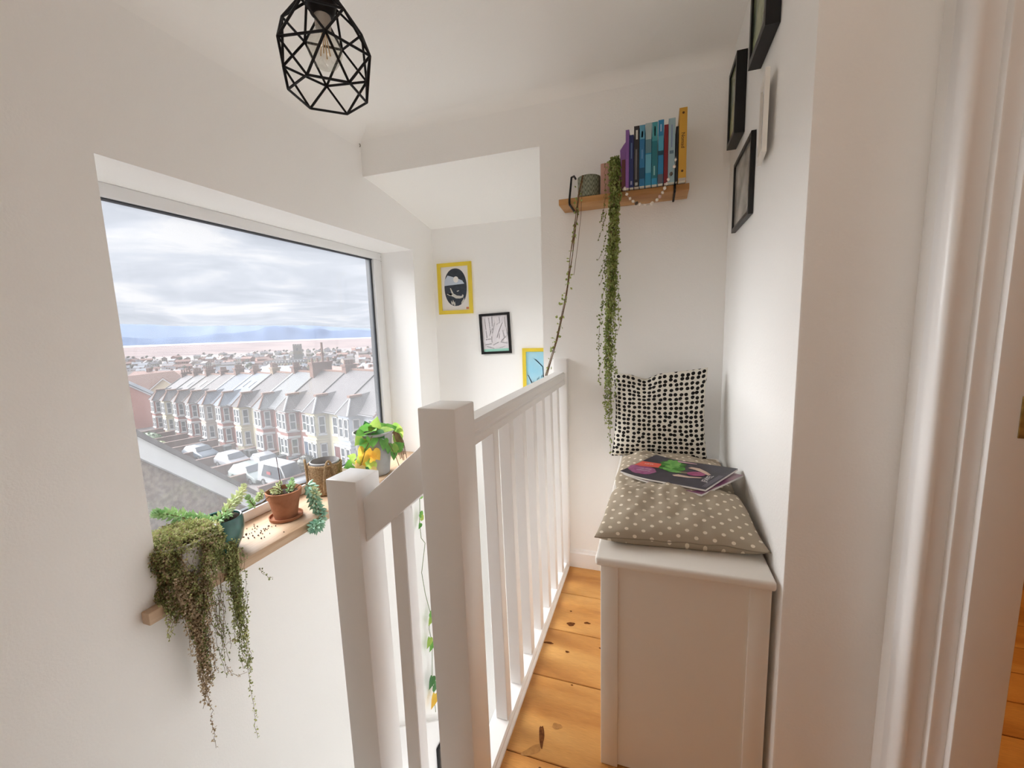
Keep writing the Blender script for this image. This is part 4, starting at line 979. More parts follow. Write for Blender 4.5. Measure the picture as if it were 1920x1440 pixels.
# dense string plant
pp_ = thing('hanging_plant', 'pink square pot with a long dense curtain of green string plant hanging beside the cushion', 'plant', (-.180, 1.955, SZ + .0005))
MB().add([(-.226, 1.915, SZ + .0005), (-.139, 1.915, SZ + .0005), (-.139, 2.0, SZ + .0005), (-.226, 2.0, SZ + .0005), (-.226, 1.915, 1.932), (-.139, 1.915, 1.932), (-.139, 2.0, 1.932), (-.226, 2.0, 1.932)], [(0, 3, 2, 1), (4, 5, 6, 7), (0, 1, 5, 4), (1, 2, 6, 5), (2, 3, 7, 6), (3, 0, 4, 7)]).build('pot', mat('pink_glaze', (.52, .30, .235), .5, .4, var=.1, vscale=20), pp_, bevel=.004)
mbl = MB(); mbs = MB()
for j in range(30):
    xt = -.166 + rg.gauss(0, .011); xb = -.172 + rg.gauss(0, .019)
    if j < 11: zb_ = rg.uniform(1.18, 1.55)
    elif j < 22: zb_ = rg.uniform(.92, 1.25); xb = -.178 + rg.gauss(0, .014)
    else: zb_ = rg.uniform(.63, .88); xb = -.190 + rg.gauss(0, .007)
    yy_ = 1.872 + rg.gauss(0, .008)
    pts = [(xt, 1.93, 1.925), (xt, 1.905, 1.940), (xt, yy_ + .008, 1.90), (xt + .003, yy_, 1.78), (xb * .5 + xt * .5 + rg.gauss(0, .006), yy_, 1.60), (xb, yy_, max(zb_, 1.2) if zb_ > 1.2 else 1.2), (xb + rg.gauss(0, .004), yy_, zb_ - .01 if zb_ < 1.2 else zb_ - .02)]
    if pts[5][2] < pts[6][2]: pts = pts[:6]
    strand(mbs, mbl, pts, rg, .0068, .0078, .0042, mi=j % 3)
for j in range(5):
    z_ = rg.uniform(1.3, 1.72); x_ = -.212 - rg.uniform(0, .012)
    strand(mbs, mbl, [(-.195, 1.875, z_ + .1), (x_, 1.87, z_), (x_ - .012, 1.87, z_ - .02)], rg, .008, .006, .002)
strand(mbs, mbl, [(-.205, 1.91, 1.93), (-.207, 1.902, 1.85), (-.208, 1.89, 1.74), (-.214, 1.88, 1.66)], rg, .012, .005, .002)
mbs.build('stem', BROWN, pp_); mbl.build('leaves', [LEAF_D, LEAF_L, LEAF_L], pp_, kind='stuff')
# garland of pale beads
gd = thing('bead_garland', 'string of white shell beads looped below the books', 'garland', (-.02, 1.86, 1.80))
gpts = [Vector(p) for p in [(-.122, 1.862, 1.812), (-.120, 1.858, 1.79), (-.107, 1.856, 1.765), (-.082, 1.855, 1.740), (-.055, 1.855, 1.729), (-.028, 1.855, 1.726), (-.002, 1.855, 1.735), (.020, 1.855, 1.758), (.036, 1.855, 1.790), (.048, 1.855, 1.820), (.062, 1.856, 1.845), (.070, 1.858, 1.872), (.071, 1.860, 1.895)]]
MB().tube(gpts, .0008, 4).build('cord', mat('thread', (.5, .45, .4), .8), gd)
BEADS = [mat('shell_bead', (.80, .72, .64), .4), mat('pink_bead', (.62, .42, .38), .4), mat('dark_bead', (.10, .08, .07), .4)]
rg2 = random.Random(5); q = 0
for a, b in zip(gpts, gpts[1:]):
    n_ = max(1, int((b - a).length / .0145))
    for i in range(n_):
        p = a.lerp(b, (i + .5) / n_); q += 1; m_ = BEADS[0] if q % 5 else BEADS[1 + (q // 5) % 2]
        d_ = MB().lathe([(.0015, -.0064), (.005, -.0042), (.0066, 0), (.0046, .0045), (.0015, .0064)], (0, 0, 0), 8).build('bead', m_, gd, world=False, smooth=True)
        d_.location = p - gd.location; d_.rotation_euler = (rg2.uniform(0, 3), rg2.uniform(0, 3), 0); d_.scale = (1, rg2.uniform(.7, 1.2), rg2.uniform(.7, 1.3))

# ------------------------------------------------------------------ pictures on the stair end wall
def frame_xz(x0, x1, z0, z1, w, m, label, y=YB, depth=.014, tilt=0.0, name='picture_frame'):
    cx_, cz_ = (x0 + x1) / 2, (z0 + z1) / 2
    t = thing(name, label, 'picture', (cx_, y, cz_)); t.rotation_euler = (0, tilt, 0)
    a, b = (x1 - x0) / 2, (z1 - z0) / 2; f = -depth
    for poly in ([(-a, -b), (a, -b), (a - w, -b + w), (-a + w, -b + w)], [(a, -b), (a, b), (a - w, b - w), (a - w, -b + w)], [(a, b), (-a, b), (-a + w, b - w), (a - w, b - w)], [(-a, b), (-a, -b), (-a + w, -b + w), (-a + w, b - w)]):
        MB().prism(poly, 1, f, -.001).build('frame_side', m, t, world=False)
    return t, a - w, b - w
def flat(t, poly, y, m, name='print_shape', th=.0006):
    o = MB().prism(poly, 1, y - th, y).build(name, m, t, world=False); return o
YEL = mat('yellow_frame', (.80, .60, .05), .45, .4, var=.06, vscale=10)
PAPER = mat('print_paper', (.80, .77, .75), .6)
NAVY = mat('lino_ink', (.045, .055, .075), .55, var=.25, vscale=60)
t, a, b = frame_xz(-1.490, -1.222, 1.362, 1.722, .026, YEL, 'yellow framed print of a swimmer diving under a moon', tilt=.0)
flat(t, [(-a, -b), (a, -b), (a, b), (-a, b)], -.004, PAPER, 'print')
ov = []
for j in range(40):
    th_ = 2 * pi * j / 40; c_, s_ = math.cos(th_), math.sin(th_)
    ov.append((.088 * abs(c_) ** .9 * (1 if c_ > 0 else -1) + .004 - .0 * s_, .132 * abs(s_) ** .92 * (1 if s_ > 0 else -1) + .008))
flat(t, ov, -.005, NAVY, 'print_oval')
flat(t, [(-.084, .022), (.074, .030), (.060, .052), (.022, .070), (-.055, .094), (-.080, .060)], -.0058, mat('window_glint', (.52, .58, .68), .5), 'print_glint')  # window reflection painted as a pale blue shape over the print
flat(t, [(.010 + .020 * math.cos(j * pi / 9), .062 + .022 * math.sin(j * pi / 9)) for j in range(18)], -.0066, PAPER, 'print_moon')
CRM = mat('print_cream', (.62, .60, .55), .6)
flat(t, [(-.040, .004), (-.033, .004), (-.014, -.034), (.012, -.050), (.050, -.056), (.056, -.044), (.066, -.050), (.060, -.066), (.036, -.072), (.004, -.070), (-.020, -.056), (-.062, -.034), (-.066, -.038), (-.040, -.052), (-.026, -.040)], -.0060, CRM, 'print_swimmer')
for x_, z_, r_ in ((-.030, -.100, .3), (-.008, -.108, -.1), (.052, -.098, -.4), (-.018, -.096, .1), (.064, -.084, -.3)):
    flat(t, [(x_ + px * math.cos(r_) - pz * math.sin(r_), z_ + px * math.sin(r_) + pz * math.cos(r_)) for px, pz in ((0, -.020), (.007, -.004), (0, .018), (-.005, -.002))], -.0062, CRM, 'print_weed')
flat(t, [(.012, -.018), (.030, -.014), (.032, -.019), (.016, -.024)], -.0062, CRM, 'print_fish')
flat(t, [(a - .026, -b + .006), (a - .006, -b + .006), (a - .006, -b + .020), (a - .026, -b + .020)], -.005, mat('orange_stamp', (.65, .25, .12), .6), 'stamp')
t, a, b = frame_xz(-1.172, -.945, 1.072, 1.356, .017, BLACKW, 'black framed sheet of grey handwriting with a mint edge', tilt=-.035)
flat(t, [(-a, -b), (a, -b), (a, b), (-a, b)], -.004, mat('lilac_paper', (.74, .71, .74), .6), 'print')
flat(t, [(-a, -b), (a, -b), (a, -b + .018), (-a, -b + .018)], -.005, mat('mint', (.38, .72, .60), .6), 'print_edge')
GREY = mat('pencil', (.30, .29, .32), .7); rg3 = random.Random(9)
for (x0_, z0_, x1_, z1_) in [(-.075, .105, -.07, .03), (-.045, .11, -.035, -.0), (-.02, .115, -.02, .05), (.0, .08, -.025, .0), (.035, .11, .04, .075), (.04, .075, .01, .062), (.075, .11, .078, .04), (.055, .07, .02, .0), (-.07, .02, -.065, -.03), (-.045, -.01, -.02, .04), (.01, -.03, .02, .0), (.025, -.035, .033, .0), (.055, .02, .065, -.03), (.085, .03, .09, -.02), (-.075, -.04, -.035, -.035), (-.03, -.02, -.03, -.065), (.04, -.055, .08, -.02), (-.08, -.075, -.03, -.07), (-.02, -.08, .02, -.062), (.035, -.06, .085, -.072), (-.07, -.088, -.015, -.105), (.025, -.103, .07, -.09)]:
    n_ = 9; mb_ = MB()
    for i in range(n_):
        t0, t1 = i / n_, (i + .62) / n_; w_ = .0028
        xa_, za_, xb_, zb2 = x0_ + (x1_ - x0_) * t0, z0_ + (z1_ - z0_) * t0, x0_ + (x1_ - x0_) * t1, z0_ + (z1_ - z0_) * t1
        j_ = rg3.uniform(-.0015, .0015); L_ = math.hypot(xb_ - xa_, zb2 - za_) or 1; nx_, nz_ = -(zb2 - za_) / L_ * w_, (xb_ - xa_) / L_ * w_
        mb_.add([(xa_ + nx_ + j_, -.0046, za_ + nz_), (xb_ + nx_, -.0046, zb2 + nz_ + j_), (xb_ - nx_, -.0046, zb2 - nz_), (xa_ - nx_, -.0046, za_ - nz_ + j_)], [(0, 1, 2, 3)])
    mb_.build('handwriting', GREY, t, world=False, kind='stuff')
t, a, b = frame_xz(-.862, -.60, .74, 1.108, .024, YEL, 'yellow framed blue print with bent purple branches, half behind the wall', tilt=.0)
flat(t, [(-a, -b), (a, -b), (a, b), (-a, b)], -.004, mat('sky_print', (.42, .66, .78), .6, col2=(.30, .62, .80), vscale=6), 'print')
PUR = mat('purple_ink', (.14, .10, .36), .55)
def br(pts, w0, w1):
    n_ = len(pts); mb_ = MB()
    for i in range(n_ - 1):
        (x0_, z0_), (x1_, z1_) = pts[i], pts[i + 1]; L_ = math.hypot(x1_ - x0_, z1_ - z0_); wa = w0 + (w1 - w0) * i / (n_ - 1); wb = w0 + (w1 - w0) * (i + 1) / (n_ - 1)
        nx_, nz_ = -(z1_ - z0_) / L_, (x1_ - x0_) / L_
        mb_.add([(x0_ + nx_ * wa, -.0046, z0_ + nz_ * wa), (x1_ + nx_ * wb, -.0046, z1_ + nz_ * wb), (x1_ - nx_ * wb, -.0046, z1_ - nz_ * wb), (x0_ - nx_ * wa, -.0046, z0_ - nz_ * wa)], [(0, 1, 2, 3)])
    mb_.build('print_branch', PUR, t, world=False)
br([(-.045, .106), (-.035, .102), (.012, .055), (.016, -.03)], .004, .0025)
br([(-.100, -.005), (-.092, -.006), (-.080, -.035), (-.066, -.064)], .002, .004)
br([(-.070, -.064), (-.05, -.055), (-.01, -.040), (.02, -.022), (.05, -.0)], .006, .002)
for x_, z_ in ((-.068, -.05), (-.058, -.035), (-.075, -.03), (-.03, -.02), (-.02, -.012), (0, .0), (.01, .004)):
    br([(x_, z_ - .018), (x_ + .003, z_)], .003, .001)
br([(-.10, -.12), (-.06, -.06)], .003, .005); br([(-.05, -.17), (-.055, -.06)], .006, .004)

# ------------------------------------------------------------------ pictures on the right wall
def frame_yz(y0_, y1_, z0_, z1_, w, depth, m, label, art, tilt=0.0, mount=None):
    t = thing('picture_frame', label, 'picture', (.29, (y0_ + y1_) / 2, (z0_ + z1_) / 2)); t.rotation_euler = (0, 0, tilt)
    a, b = (y1_ - y0_) / 2, (z1_ - z0_) / 2; f = -depth
    for poly in ([(-a, -b), (a, -b), (a - w, -b + w), (-a + w, -b + w)], [(a, -b), (a, b), (a - w, b - w), (a - w, -b + w)], [(a, b), (-a, b), (-a + w, b - w), (a - w, b - w)], [(-a, b), (-a, -b), (-a + w, -b + w), (-a + w, b - w)]):
        MB().prism(poly, 0, f, -.001).build('frame_side', m, t, world=False)
    r_ = -depth + .006
    if mount:
        MB().prism([(-a + w, -b + w), (a - w, -b + w), (a - w, b - w), (-a + w, b - w)], 0, r_, r_ + .001).build('mount', mount, t, world=False)
        q_ = (a - w) * .35; MB().prism([(-a + w + q_, -b + w + q_), (a - w - q_, -b + w + q_), (a - w - q_, b - w - q_), (-a + w + q_, b - w - q_)], 0, r_ - .0008, r_).build('print', art, t, world=False)
    else:
        MB().prism([(-a + w, -b + w), (a - w, -b + w), (a - w, b - w), (-a + w, b - w)], 0, r_, r_ + .001).build('print', art, t, world=False)
    return t
ART1 = mat('green_photo', (.30, .34, .18), .25, .5, col2=(.03, .06, .03), vscale=9)
ART2 = mat('garden_photo', (.34, .34, .16), .25, .5, col2=(.05, .12, .08), vscale=7)
ART3 = mat('grey_photo', (.42, .41, .38), .35, col2=(.26, .25, .24), vscale=9)
ART4 = mat('mono_photo', (.46, .44, .40), .25, .5, col2=(.18, .17, .155), vscale=10)
frame_yz(1.319, 1.525, 1.990, 2.265, .020, .035, BLACKW, 'deep black box frame highest on the right wall, cut by the photo top', ART1)
frame_yz(1.745, 1.905, 1.905, 2.170, .016, .034, BLACKW, 'deep black box frame nearest the corner with a green picture', ART2)
frame_yz(1.325, 1.438, 1.690, 1.895, .016, .012, mat('white_frame', (.80, .77, .72), .5), 'slim white frame hanging a little off the right wall', ART3, tilt=-.10, mount=PAPER)
frame_yz(1.545, 1.850, 1.584, 1.830, .013, .015, BLACKW, 'lowest black frame on the right wall with a grey photograph', ART4)
o = [x for x in bpy.data.objects if x.name.startswith('picture_frame') and 'slim white' in x.get('label', '')][0]
o.location.x -= .010

# ------------------------------------------------------------------ cushions and magazines on the bench
def spots(name, base, dot, scale, thr, rand, rot=0.0, str_=(1, 1, 1), plane='xz', soft=.02, fuzz=0.0):
    m = bpy.data.materials.new(name); m.use_nodes = True; nt = m.node_tree; b = nt.nodes['Principled BSDF']; b.inputs['Roughness'].default_value = .9; b.inputs['Specular IOR Level'].default_value = .15
    L = nt.links.new
    uv = nt.nodes.new('ShaderNodeAttribute'); uv.attribute_name = 'flatpos'
    mp = nt.nodes.new('ShaderNodeMapping'); mp.inputs['Rotation'].default_value = (0, 0, rot); mp.inputs['Scale'].default_value = str_; L(uv.outputs['Vector'], mp.inputs[0])
    vo = nt.nodes.new('ShaderNodeTexVoronoi'); vo.voronoi_dimensions = '2D'; vo.inputs['Scale'].default_value = scale; vo.inputs['Randomness'].default_value = rand; L(mp.outputs[0], vo.inputs['Vector'])
    src = vo.outputs['Distance']
    if fuzz:
        nz = nt.nodes.new('ShaderNodeTexNoise'); nz.inputs['Scale'].default_value = scale * 1.7; L(mp.outputs[0], nz.inputs['Vector'])
        a_ = nt.nodes.new('ShaderNodeMath'); a_.operation = 'MULTIPLY_ADD'; a_.inputs[1].default_value = fuzz; L(nz.outputs['Fac'], a_.inputs[0]); L(src, a_.inputs[2]); src = a_.outputs[0]
        thr += fuzz * .5
    rp = nt.nodes.new('ShaderNodeValToRGB'); rp.color_ramp.elements[0].position = thr; rp.color_ramp.elements[0].color = (*dot, 1); rp.color_ramp.elements[1].position = thr + soft; rp.color_ramp.elements[1].color = (*base, 1)
    L(src, rp.inputs[0]); L(rp.outputs[0], b.inputs['Base Color'])
    nb = nt.nodes.new('ShaderNodeTexNoise'); nb.inputs['Scale'].default_value = 500; L(uv.outputs['Vector'], nb.inputs['Vector'])
    bp = nt.nodes.new('ShaderNodeBump'); bp.inputs['Strength'].default_value = .25; bp.inputs['Distance'].default_value = .001; L(nb.outputs['Fac'], bp.inputs['Height']); L(bp.outputs[0], b.inputs['Normal'])
    return m
def pillow(name, fn, m, parent, n=44, nn=44, arc=False):
    # fn(u, v, side) -> point ; u, v in -1..1
    vs = []; fp = []; fs = []
    for side in (1, -1):
        for i in range(n + 1):
            for j in range(nn + 1):
                u, v = 2 * i / n - 1, 2 * j / nn - 1
                q_ = fn(u, v, side); vs.append(q_); fp.append((q_[0] / .2, (q_[1] + q_[2]) / .37, 0) if arc else (u, v, 0))
    W_ = nn + 1; off = (n + 1) * W_
    for i in range(n):
        for j in range(nn):
            a = i * W_ + j
            fs.append((a, a + W_, a + W_ + 1, a + 1)); fs.append((off + a, off + a + 1, off + a + W_ + 1, off + a + W_))
    o = MB().add(vs, fs).build(name, m, parent, world=False, smooth=True, sharp=180)
    at = o.data.attributes.new('flatpos', 'FLOAT_VECTOR', 'POINT')
    for i, p in enumerate(fp): at.data[i].vector = p
    return o
dc = thing('scatter_cushion', 'white cushion with black brush dots propped against the back wall', 'cushion', (.024, 1.885, .672))
DOTM = spots('black_dots', (.72, .68, .60), (.012, .010, .009), 8.8, .355, .34, 0, (1, 1.12, 1), fuzz=.16)
def f_dot(u, v, s):
    e_ = (1 - abs(u) ** 2.6) * (1 - abs(v) ** 2.6); th_ = .070 * max(0, e_) ** .55
    x_ = u * .195 * (1 - .07 * (1 - v * v)); z_ = v * .187 * (1 - .06 * (1 - u * u)) + .187
    if v > .3: z_ -= .022 * (v - .3) / .7 * math.exp(-((u + .30) / .22) ** 2)
    if v > 0: z_ += .014 * u * v
    y_ = -s * th_ + (z_ - .18) * .22 - .006 * math.exp(-((u + .3) / .1) ** 2) * max(0, v) * -1 * s
    y_ += .003 * noise.noise(Vector((u * 3, v * 3, 2 + s)))
    return (x_, y_, z_)
pillow('cushion_body', f_dot, DOTM, dc)
sc_c = thing('seat_cushion', 'taupe seat cushion with small white polka dots on the bench', 'cushion', (.07, 1.49, .641))
DOT2 = spots('white_dots', (.40, .335, .255), (.80, .72, .60), 10.2, .15, .0, pi / 4, (.62, 1.0, 1), soft=.03)
def f_seat(u, v, s):
    # u across (-1 left .. 1 wall side), v along (-1 front .. 1 back)
    w_ = .203 + .006 * math.sin(v * 4 + 1) - .010 * math.exp(-((v + .05) / .14) ** 2) + (.016 if v < -.0 else 0) * min(1, -v * 2)
    cxx = (.002 if v < 0 else -.012)
    x_ = u * w_ * (1 - .04 * (1 - v * v)) + .0
    y_ = v * .37 * (1 - .035 * (1 - u * u)) + (.03 * u if v < -.5 else .03 * u * max(0, -v) * 2) * .6
    e_ = (1 - abs(u) ** 3.2) * (1 - abs(v) ** 4.5); e_ = max(0, e_) ** .5
    top = .052 + .016 * math.exp(-((v + .42) / .28) ** 2) + .014 * math.exp(-((v - .62) / .3) ** 2) - .020 * math.exp(-((v - .0) / .16) ** 2)
    wr = .013 * noise.noise(Vector((u * 2.6, v * 3.4, 1.3))) + .009 * noise.noise(Vector((u * 6 + v * 2, v * 7 - u * 3, 4.0)))
    wr += .006 * math.exp(-((u * .8 + v * .6 + .25) / .06) ** 2) * max(0, -v)
    mid = .028 + .006 * noise.noise(Vector((u * 3, v * 3, 9)))
    z_ = mid + (top + wr) * e_ if s > 0 else mid * (1 - min(1, e_ * 2.2))
    if s < 0: z_ = max(.0008, z_)
    return (x_, y_, z_)
so = pillow('cushion_body', f_seat, DOT2, sc_c, 60, 90, True)
seam = MB()
sp1 = [Vector(f_seat(-1 + 2 * i / 60, -1, 1)) + Vector((0, -.001, 0)) for i in range(61)]
seam.tube(sp1, .0014, 5); seam.build('piping', mat('taupe_piping', (.26, .21, .15), .9), sc_c, world=False)
# magazines
mg2 = thing('magazine', 'lower magazine peeking out with a pink and grey edge', 'magazine', (.095, 1.50, .721), math.atan2(.157, -.262) + pi, 'magazines on the bench cushion')
mg1 = thing('magazine', 'upper cookery magazine with a beetroot cover and a green leaf', 'magazine', (.085, 1.505, .733), math.atan2(.157, -.262) + pi, 'magazines on the bench cushion')
mg1.rotation_euler = (.03, -.02, mg1.rotation_euler[2]); mg2.rotation_euler = (.03, -.02, mg2.rotation_euler[2] - .12)
LW, LH = .152, .118      # half length along x', half width along y'
PG = mat('magazine_pages', (.72, .69, .66), .5)
def mgpt(x_, y_, z_):     # gently fanned: the right-hand end lifts
    return (x_, y_, z_ + .010 * max(0, (x_ - .05) / .1) ** 1.5 + .004 * math.sin(x_ * 20))
def mgsheet(root, name, m, z_, th, lw=LW, lh=LH, poly=None):
    n_ = 14; vs = []; fs = []
    for zz_ in (z_, z_ + th):
        for i in range(n_ + 1):
            for y_ in (-lh, lh): vs.append(mgpt(-lw + 2 * lw * i / n_, y_, zz_))
    o_ = (n_ + 1) * 2
    for i in range(n_):
        a = 2 * i; fs += [(a, a + 1, a + 3, a + 2), (o_ + a, o_ + a + 2, o_ + a + 3, o_ + a + 1), (a, a + 2, o_ + a + 2, o_ + a), (a + 1, o_ + a + 1, o_ + a + 3, a + 3)]
    fs += [(0, o_, o_ + 1, 1), (2 * n_, 2 * n_ + 1, o_ + 2 * n_ + 1, o_ + 2 * n_)]
    return MB().add(vs, fs).build(name, m, root, world=False)
mgsheet(mg2, 'pages', PG, 0, .006); mgsheet(mg2, 'cover', mat('mag_purple_cover', (.20, .06, .14), .35, .5, col2=(.42, .30, .32), vscale=12), .006, .0006)
mgsheet(mg1, 'pages', PG, 0, .0055); mgsheet(mg1, 'cover', mat('mag_dark_cover', (.045, .040, .062), .3, .5, var=.4, vscale=20), .0055, .0007)
def mgflat(pts, m, name, lift=.0068):
    cxm = sum(p[0] for p in pts) / len(pts); cym = sum(p[1] for p in pts) / len(pts)
    vs = [mgpt(cxm, cym, lift + .0002)] + [mgpt(x_, y_, lift) for x_, y_ in pts]; n_ = len(pts)
    o = MB().add(vs, [(0, 1 + i, 1 + (i + 1) % n_) for i in range(n_)]).build(name, m, mg1, world=False); return o
def ell(cx_, cy2, a, b, r_=0, n_=20, irr=0, k=5):
    return [(cx_ + (a * (1 + irr * math.sin(k * t_))) * math.cos(t_) * math.cos(r_) - b * (1 + irr * math.sin(k * t_ + 1)) * math.sin(t_) * math.sin(r_), cy2 + a * (1 + irr * math.sin(k * t_)) * math.cos(t_) * math.sin(r_) + b * (1 + irr * math.sin(k * t_ + 1)) * math.sin(t_) * math.cos(r_)) for t_ in [2 * pi * i / n_ for i in range(n_)]]
SKIN = mat('print_skin', (.62, .45, .36), .35); BEET = mat('print_beet', (.30, .03, .14), .3, .5, col2=(.52, .16, .32), vscale=30)
GRN = mat('print_leaf', (.06, .26, .03), .35, col2=(.02, .09, .015), vscale=40); GRN2 = mat('print_leaf_light', (.22, .48, .12), .35, col2=(.08, .3, .05), vscale=40)
mgflat([(-.150, .02), (-.075, .045), (-.070, .000), (-.150, -.040)], mat('print_red', (.72, .12, .08), .35), 'print_banner')
mgflat(ell(-.105, -.055, .050, .042, 0, 24, .05, 7), mat('print_purple', (.26, .05, .17), .35, col2=(.36, .12, .25), vscale=60), 'print_badge', .0071)
mgflat(ell(-.040, .040, .045, .062, .6, 26, .14, 6), GRN, 'print_leaf', .0070)
mgflat(ell(-.052, .060, .028, .050, .5, 22, .16, 7), GRN2, 'print_leaf', .0074)
mgflat(ell(-.020, -.005, .040, .012, -.25, 16, .12, 5), GRN2, 'print_leaf', .0074)
for d__ in (-.006, .002, .010): mgflat([(.0, -.012 + d__), (.045, -.006 + d__ * .5), (.045, -.003 + d__ * .5), (.0, -.009 + d__)], mat('print_stalk', (.34, .28, .16), .4), 'print_stalk', .0072)
mgflat(ell(.066, .0, .030, .022, .1), BEET, 'print_beetroot', .0074)
mgflat([(.020, .060), (.050, .058), (.085, .035), (.110, .012), (.104, .002), (.075, .022), (.045, .036), (.015, .044)], SKIN, 'print_hand', .0076)
mgflat([(.005, -.045), (.02, -.032), (.060, -.034), (.098, -.024), (.096, -.034), (.060, -.048), (.015, -.054)], SKIN, 'print_hand', .0072)
mgflat([(-.062, .105), (-.03, .108), (.02, .104), (.02, .098), (-.05, .094)], mat('print_pink', (.62, .38, .42), .4), 'print_strip')
LET = mat('print_white', (.82, .80, .80), .4)
tm = mg1.matrix_basis if False else (Matrix.Translation(mg1.location) @ mg1.rotation_euler.to_matrix().to_4x4())
def mgtext(body, size, x_, y_, rot):
    cu = bpy.data.curves.new('t', 'FONT'); cu.body = body; cu.size = size; cu.align_x = 'CENTER'; cu.align_y = 'CENTER'
    to = bpy.data.objects.new('t', cu); C.objects.link(to); bpy.context.view_layer.update()
    me = bpy.data.meshes.new_from_object(to.evaluated_get(bpy.context.evaluated_depsgraph_get())); bpy.data.objects.remove(to); bpy.data.curves.remove(cu)
    me.transform(Matrix.Translation(mgpt(x_, y_, .0082)) @ Matrix.Rotation(rot, 4, 'Z')); me.name = 'lettering'; me.materials.clear(); me.materials.append(LET)
    o = bpy.data.objects.new('lettering', me); C.objects.link(o); o.parent = mg1
mgtext('JEWEL', .024, .118, -.030, pi / 2 + .05)
mgtext('THE CROWN', .010, -.108, -.045, .25); mgtext('OF COOKING', .010, -.105, -.062, .25); mgtext('NEW', .014, -.115, .008, .3)
for x_ in (.134, .139, .144): mgflat([(x_ - .0009, -.10), (x_ + .0009, -.10), (x_ + .0009, .02), (x_ - .0009, .02)], mat('print_fine', (.30, .29, .34), .4), 'print_line', .0070)
# ------------------------------------------------------------------ plants on the window sill
Z0 = 0.3955
def add_root(name, label, loc): return thing(name, label, 'plant', loc)
TC = mat('terracotta', (.36, .155, .085), .85, .15, var=.18, vscale=18, bump=.2, bscale=90)
STONE = mat('stone_pot', (.62, .60, .57), .9, .1, var=.15, vscale=14, bump=.4, bscale=60)
TEAL = mat('teal_glaze', (.045, .17, .145), .22, .6, col2=(.03, .11, .10), vscale=12)
GREYP = mat('grey_pot', (.34, .335, .325), .75, .2, var=.15, vscale=10)
JUTE = mat('jute', (.42, .29, .17), .95, .05, col2=(.27, .17, .09), vscale=120, bump=1.0, bscale=160)
SED1 = leafmat('sedum_green', (.66, .82, .50), (.38, .62, .30), 30, .2)
SED2 = leafmat('sedum_blue', (.48, .70, .54), (.26, .50, .38), 30, .15)
SED3 = leafmat('sedum_pale', (.84, .86, .58), (.58, .68, .38), 30, .2)
# stone pot with dense trailing plant
MAT4 = leafmat('mat_pale', (.74, .72, .42), (.46, .48, .20), 30, .3)
MAT1 = leafmat('mat_green', (.64, .66, .32), (.34, .38, .13), 30, .3)
MAT2 = leafmat('mat_dry', (.64, .52, .36), (.38, .28, .17), 30, .2)
MAT3 = leafmat('mat_dark', (.34, .38, .15), (.15, .18, .06), 30, .2)
sx0, sy0 = -1.560, .925
sp = add_root('stone_planter', 'pale stone pot smothered by a trailing mat of tiny leaves, strands hanging down the wall', (sx0, sy0, Z0))
MB().lathe([(.062, .0), (.070, .004), (.092, .08), (.106, .150), (.110, .170), (.104, .172), (.098, .16)], (0, 0, 0), 36).build('pot', STONE, sp, world=False, smooth=True, sharp=50)
MB().lathe([(.100, .152), (.100, .160), (.05, .168)], (0, 0, 0), 24).build('soil', SOIL, sp, world=False)
rg = random.Random(21)
top = MB(); stems = MB()
for i in range(5200):
    a = rg.uniform(0, 2 * pi); r_ = .122 * math.sqrt(rg.random()); h_ = .170 + .022 * (1 - (r_ / .122) ** 2) + rg.gauss(0, .005) - (.012 if r_ > .095 else 0)
    h_ += .008 * noise.noise(Vector((r_ * math.cos(a) * 30, r_ * math.sin(a) * 30, 0)))
    leaf_at(top, (r_ * math.cos(a), r_ * math.sin(a), h_), .0085, rg, rg.choice([0, 0, 0, 0, 1, 3]), -.3)
top.build('leaves', [MAT1, MAT2, MAT3, MAT4], sp, world=False, kind='stuff')
dr = MB()
# drape over the side facing the room, down across the sill edge
for j in range(210):
    a = rg.uniform(-1.50, .80)             # 0 = +x (room side)
    a0 = a; ra = .108 if a > -1.2 else .100
    # bald patch of bare stone
    if -.52 < a < -.05 and rg.random() < .97: continue
    L_ = rg.uniform(.07, .20) if rg.random() < .55 else rg.uniform(.16, .26)
    if a > .1: L_ = rg.uniform(.05, .17)
    px, py = sx0 + ra * math.cos(a), sy0 + ra * math.sin(a)
    n_ = int(L_ / .02) + 1; pts = [Vector((px - .01 * math.cos(a), py - .01 * math.sin(a), Z0 + .178))]
    for i in range(n_):
        z_ = Z0 + .174 - L_ * (i + 1) / n_
        rr_2 = ra + .006 + .008 * math.sin(i)
        q_ = Vector((sx0 + rr_2 * math.cos(a) + rg.gauss(0, .003), sy0 + rr_2 * math.sin(a) + rg.gauss(0, .004), z_))
        a += rg.gauss(0, .03)
        if q_.z < Z0 + .01: q_.x = max(q_.x, -1.478)
        pts.append(q_)
    strand(stems, dr, pts, rg, .0042, .0085, .004, 'leaf', .002, rg.choice([0, 1, 2, 2]))
dr.build('leaves', [MAT1, MAT2, MAT3], sp, kind='stuff')
hang = MB()
def hs(n, y0_, y1_, zt_, zb0, zb1, yend=None, x=-1.470, mis=(0, 1, 2), dens=.0045, sz=.0092):
    for j in range(n):
        y_ = rg.uniform(y0_, y1_); ye = (yend if yend is not None else y_) + rg.gauss(0, .012); zb_ = rg.uniform(zb0, zb1)
        x_ = x + rg.uniform(-.006, .014); m_ = 7; pts = []
        for i in range(m_ + 1):
            t = i / m_; pts.append((x_ + rg.gauss(0, .003), y_ + (ye - y_) * t ** 1.3 + rg.gauss(0, .005), zt_ + (zb_ - zt_) * t))
        strand(stems, hang, pts, rg, dens, sz, .003, 'leaf', .002, rg.choice(mis))
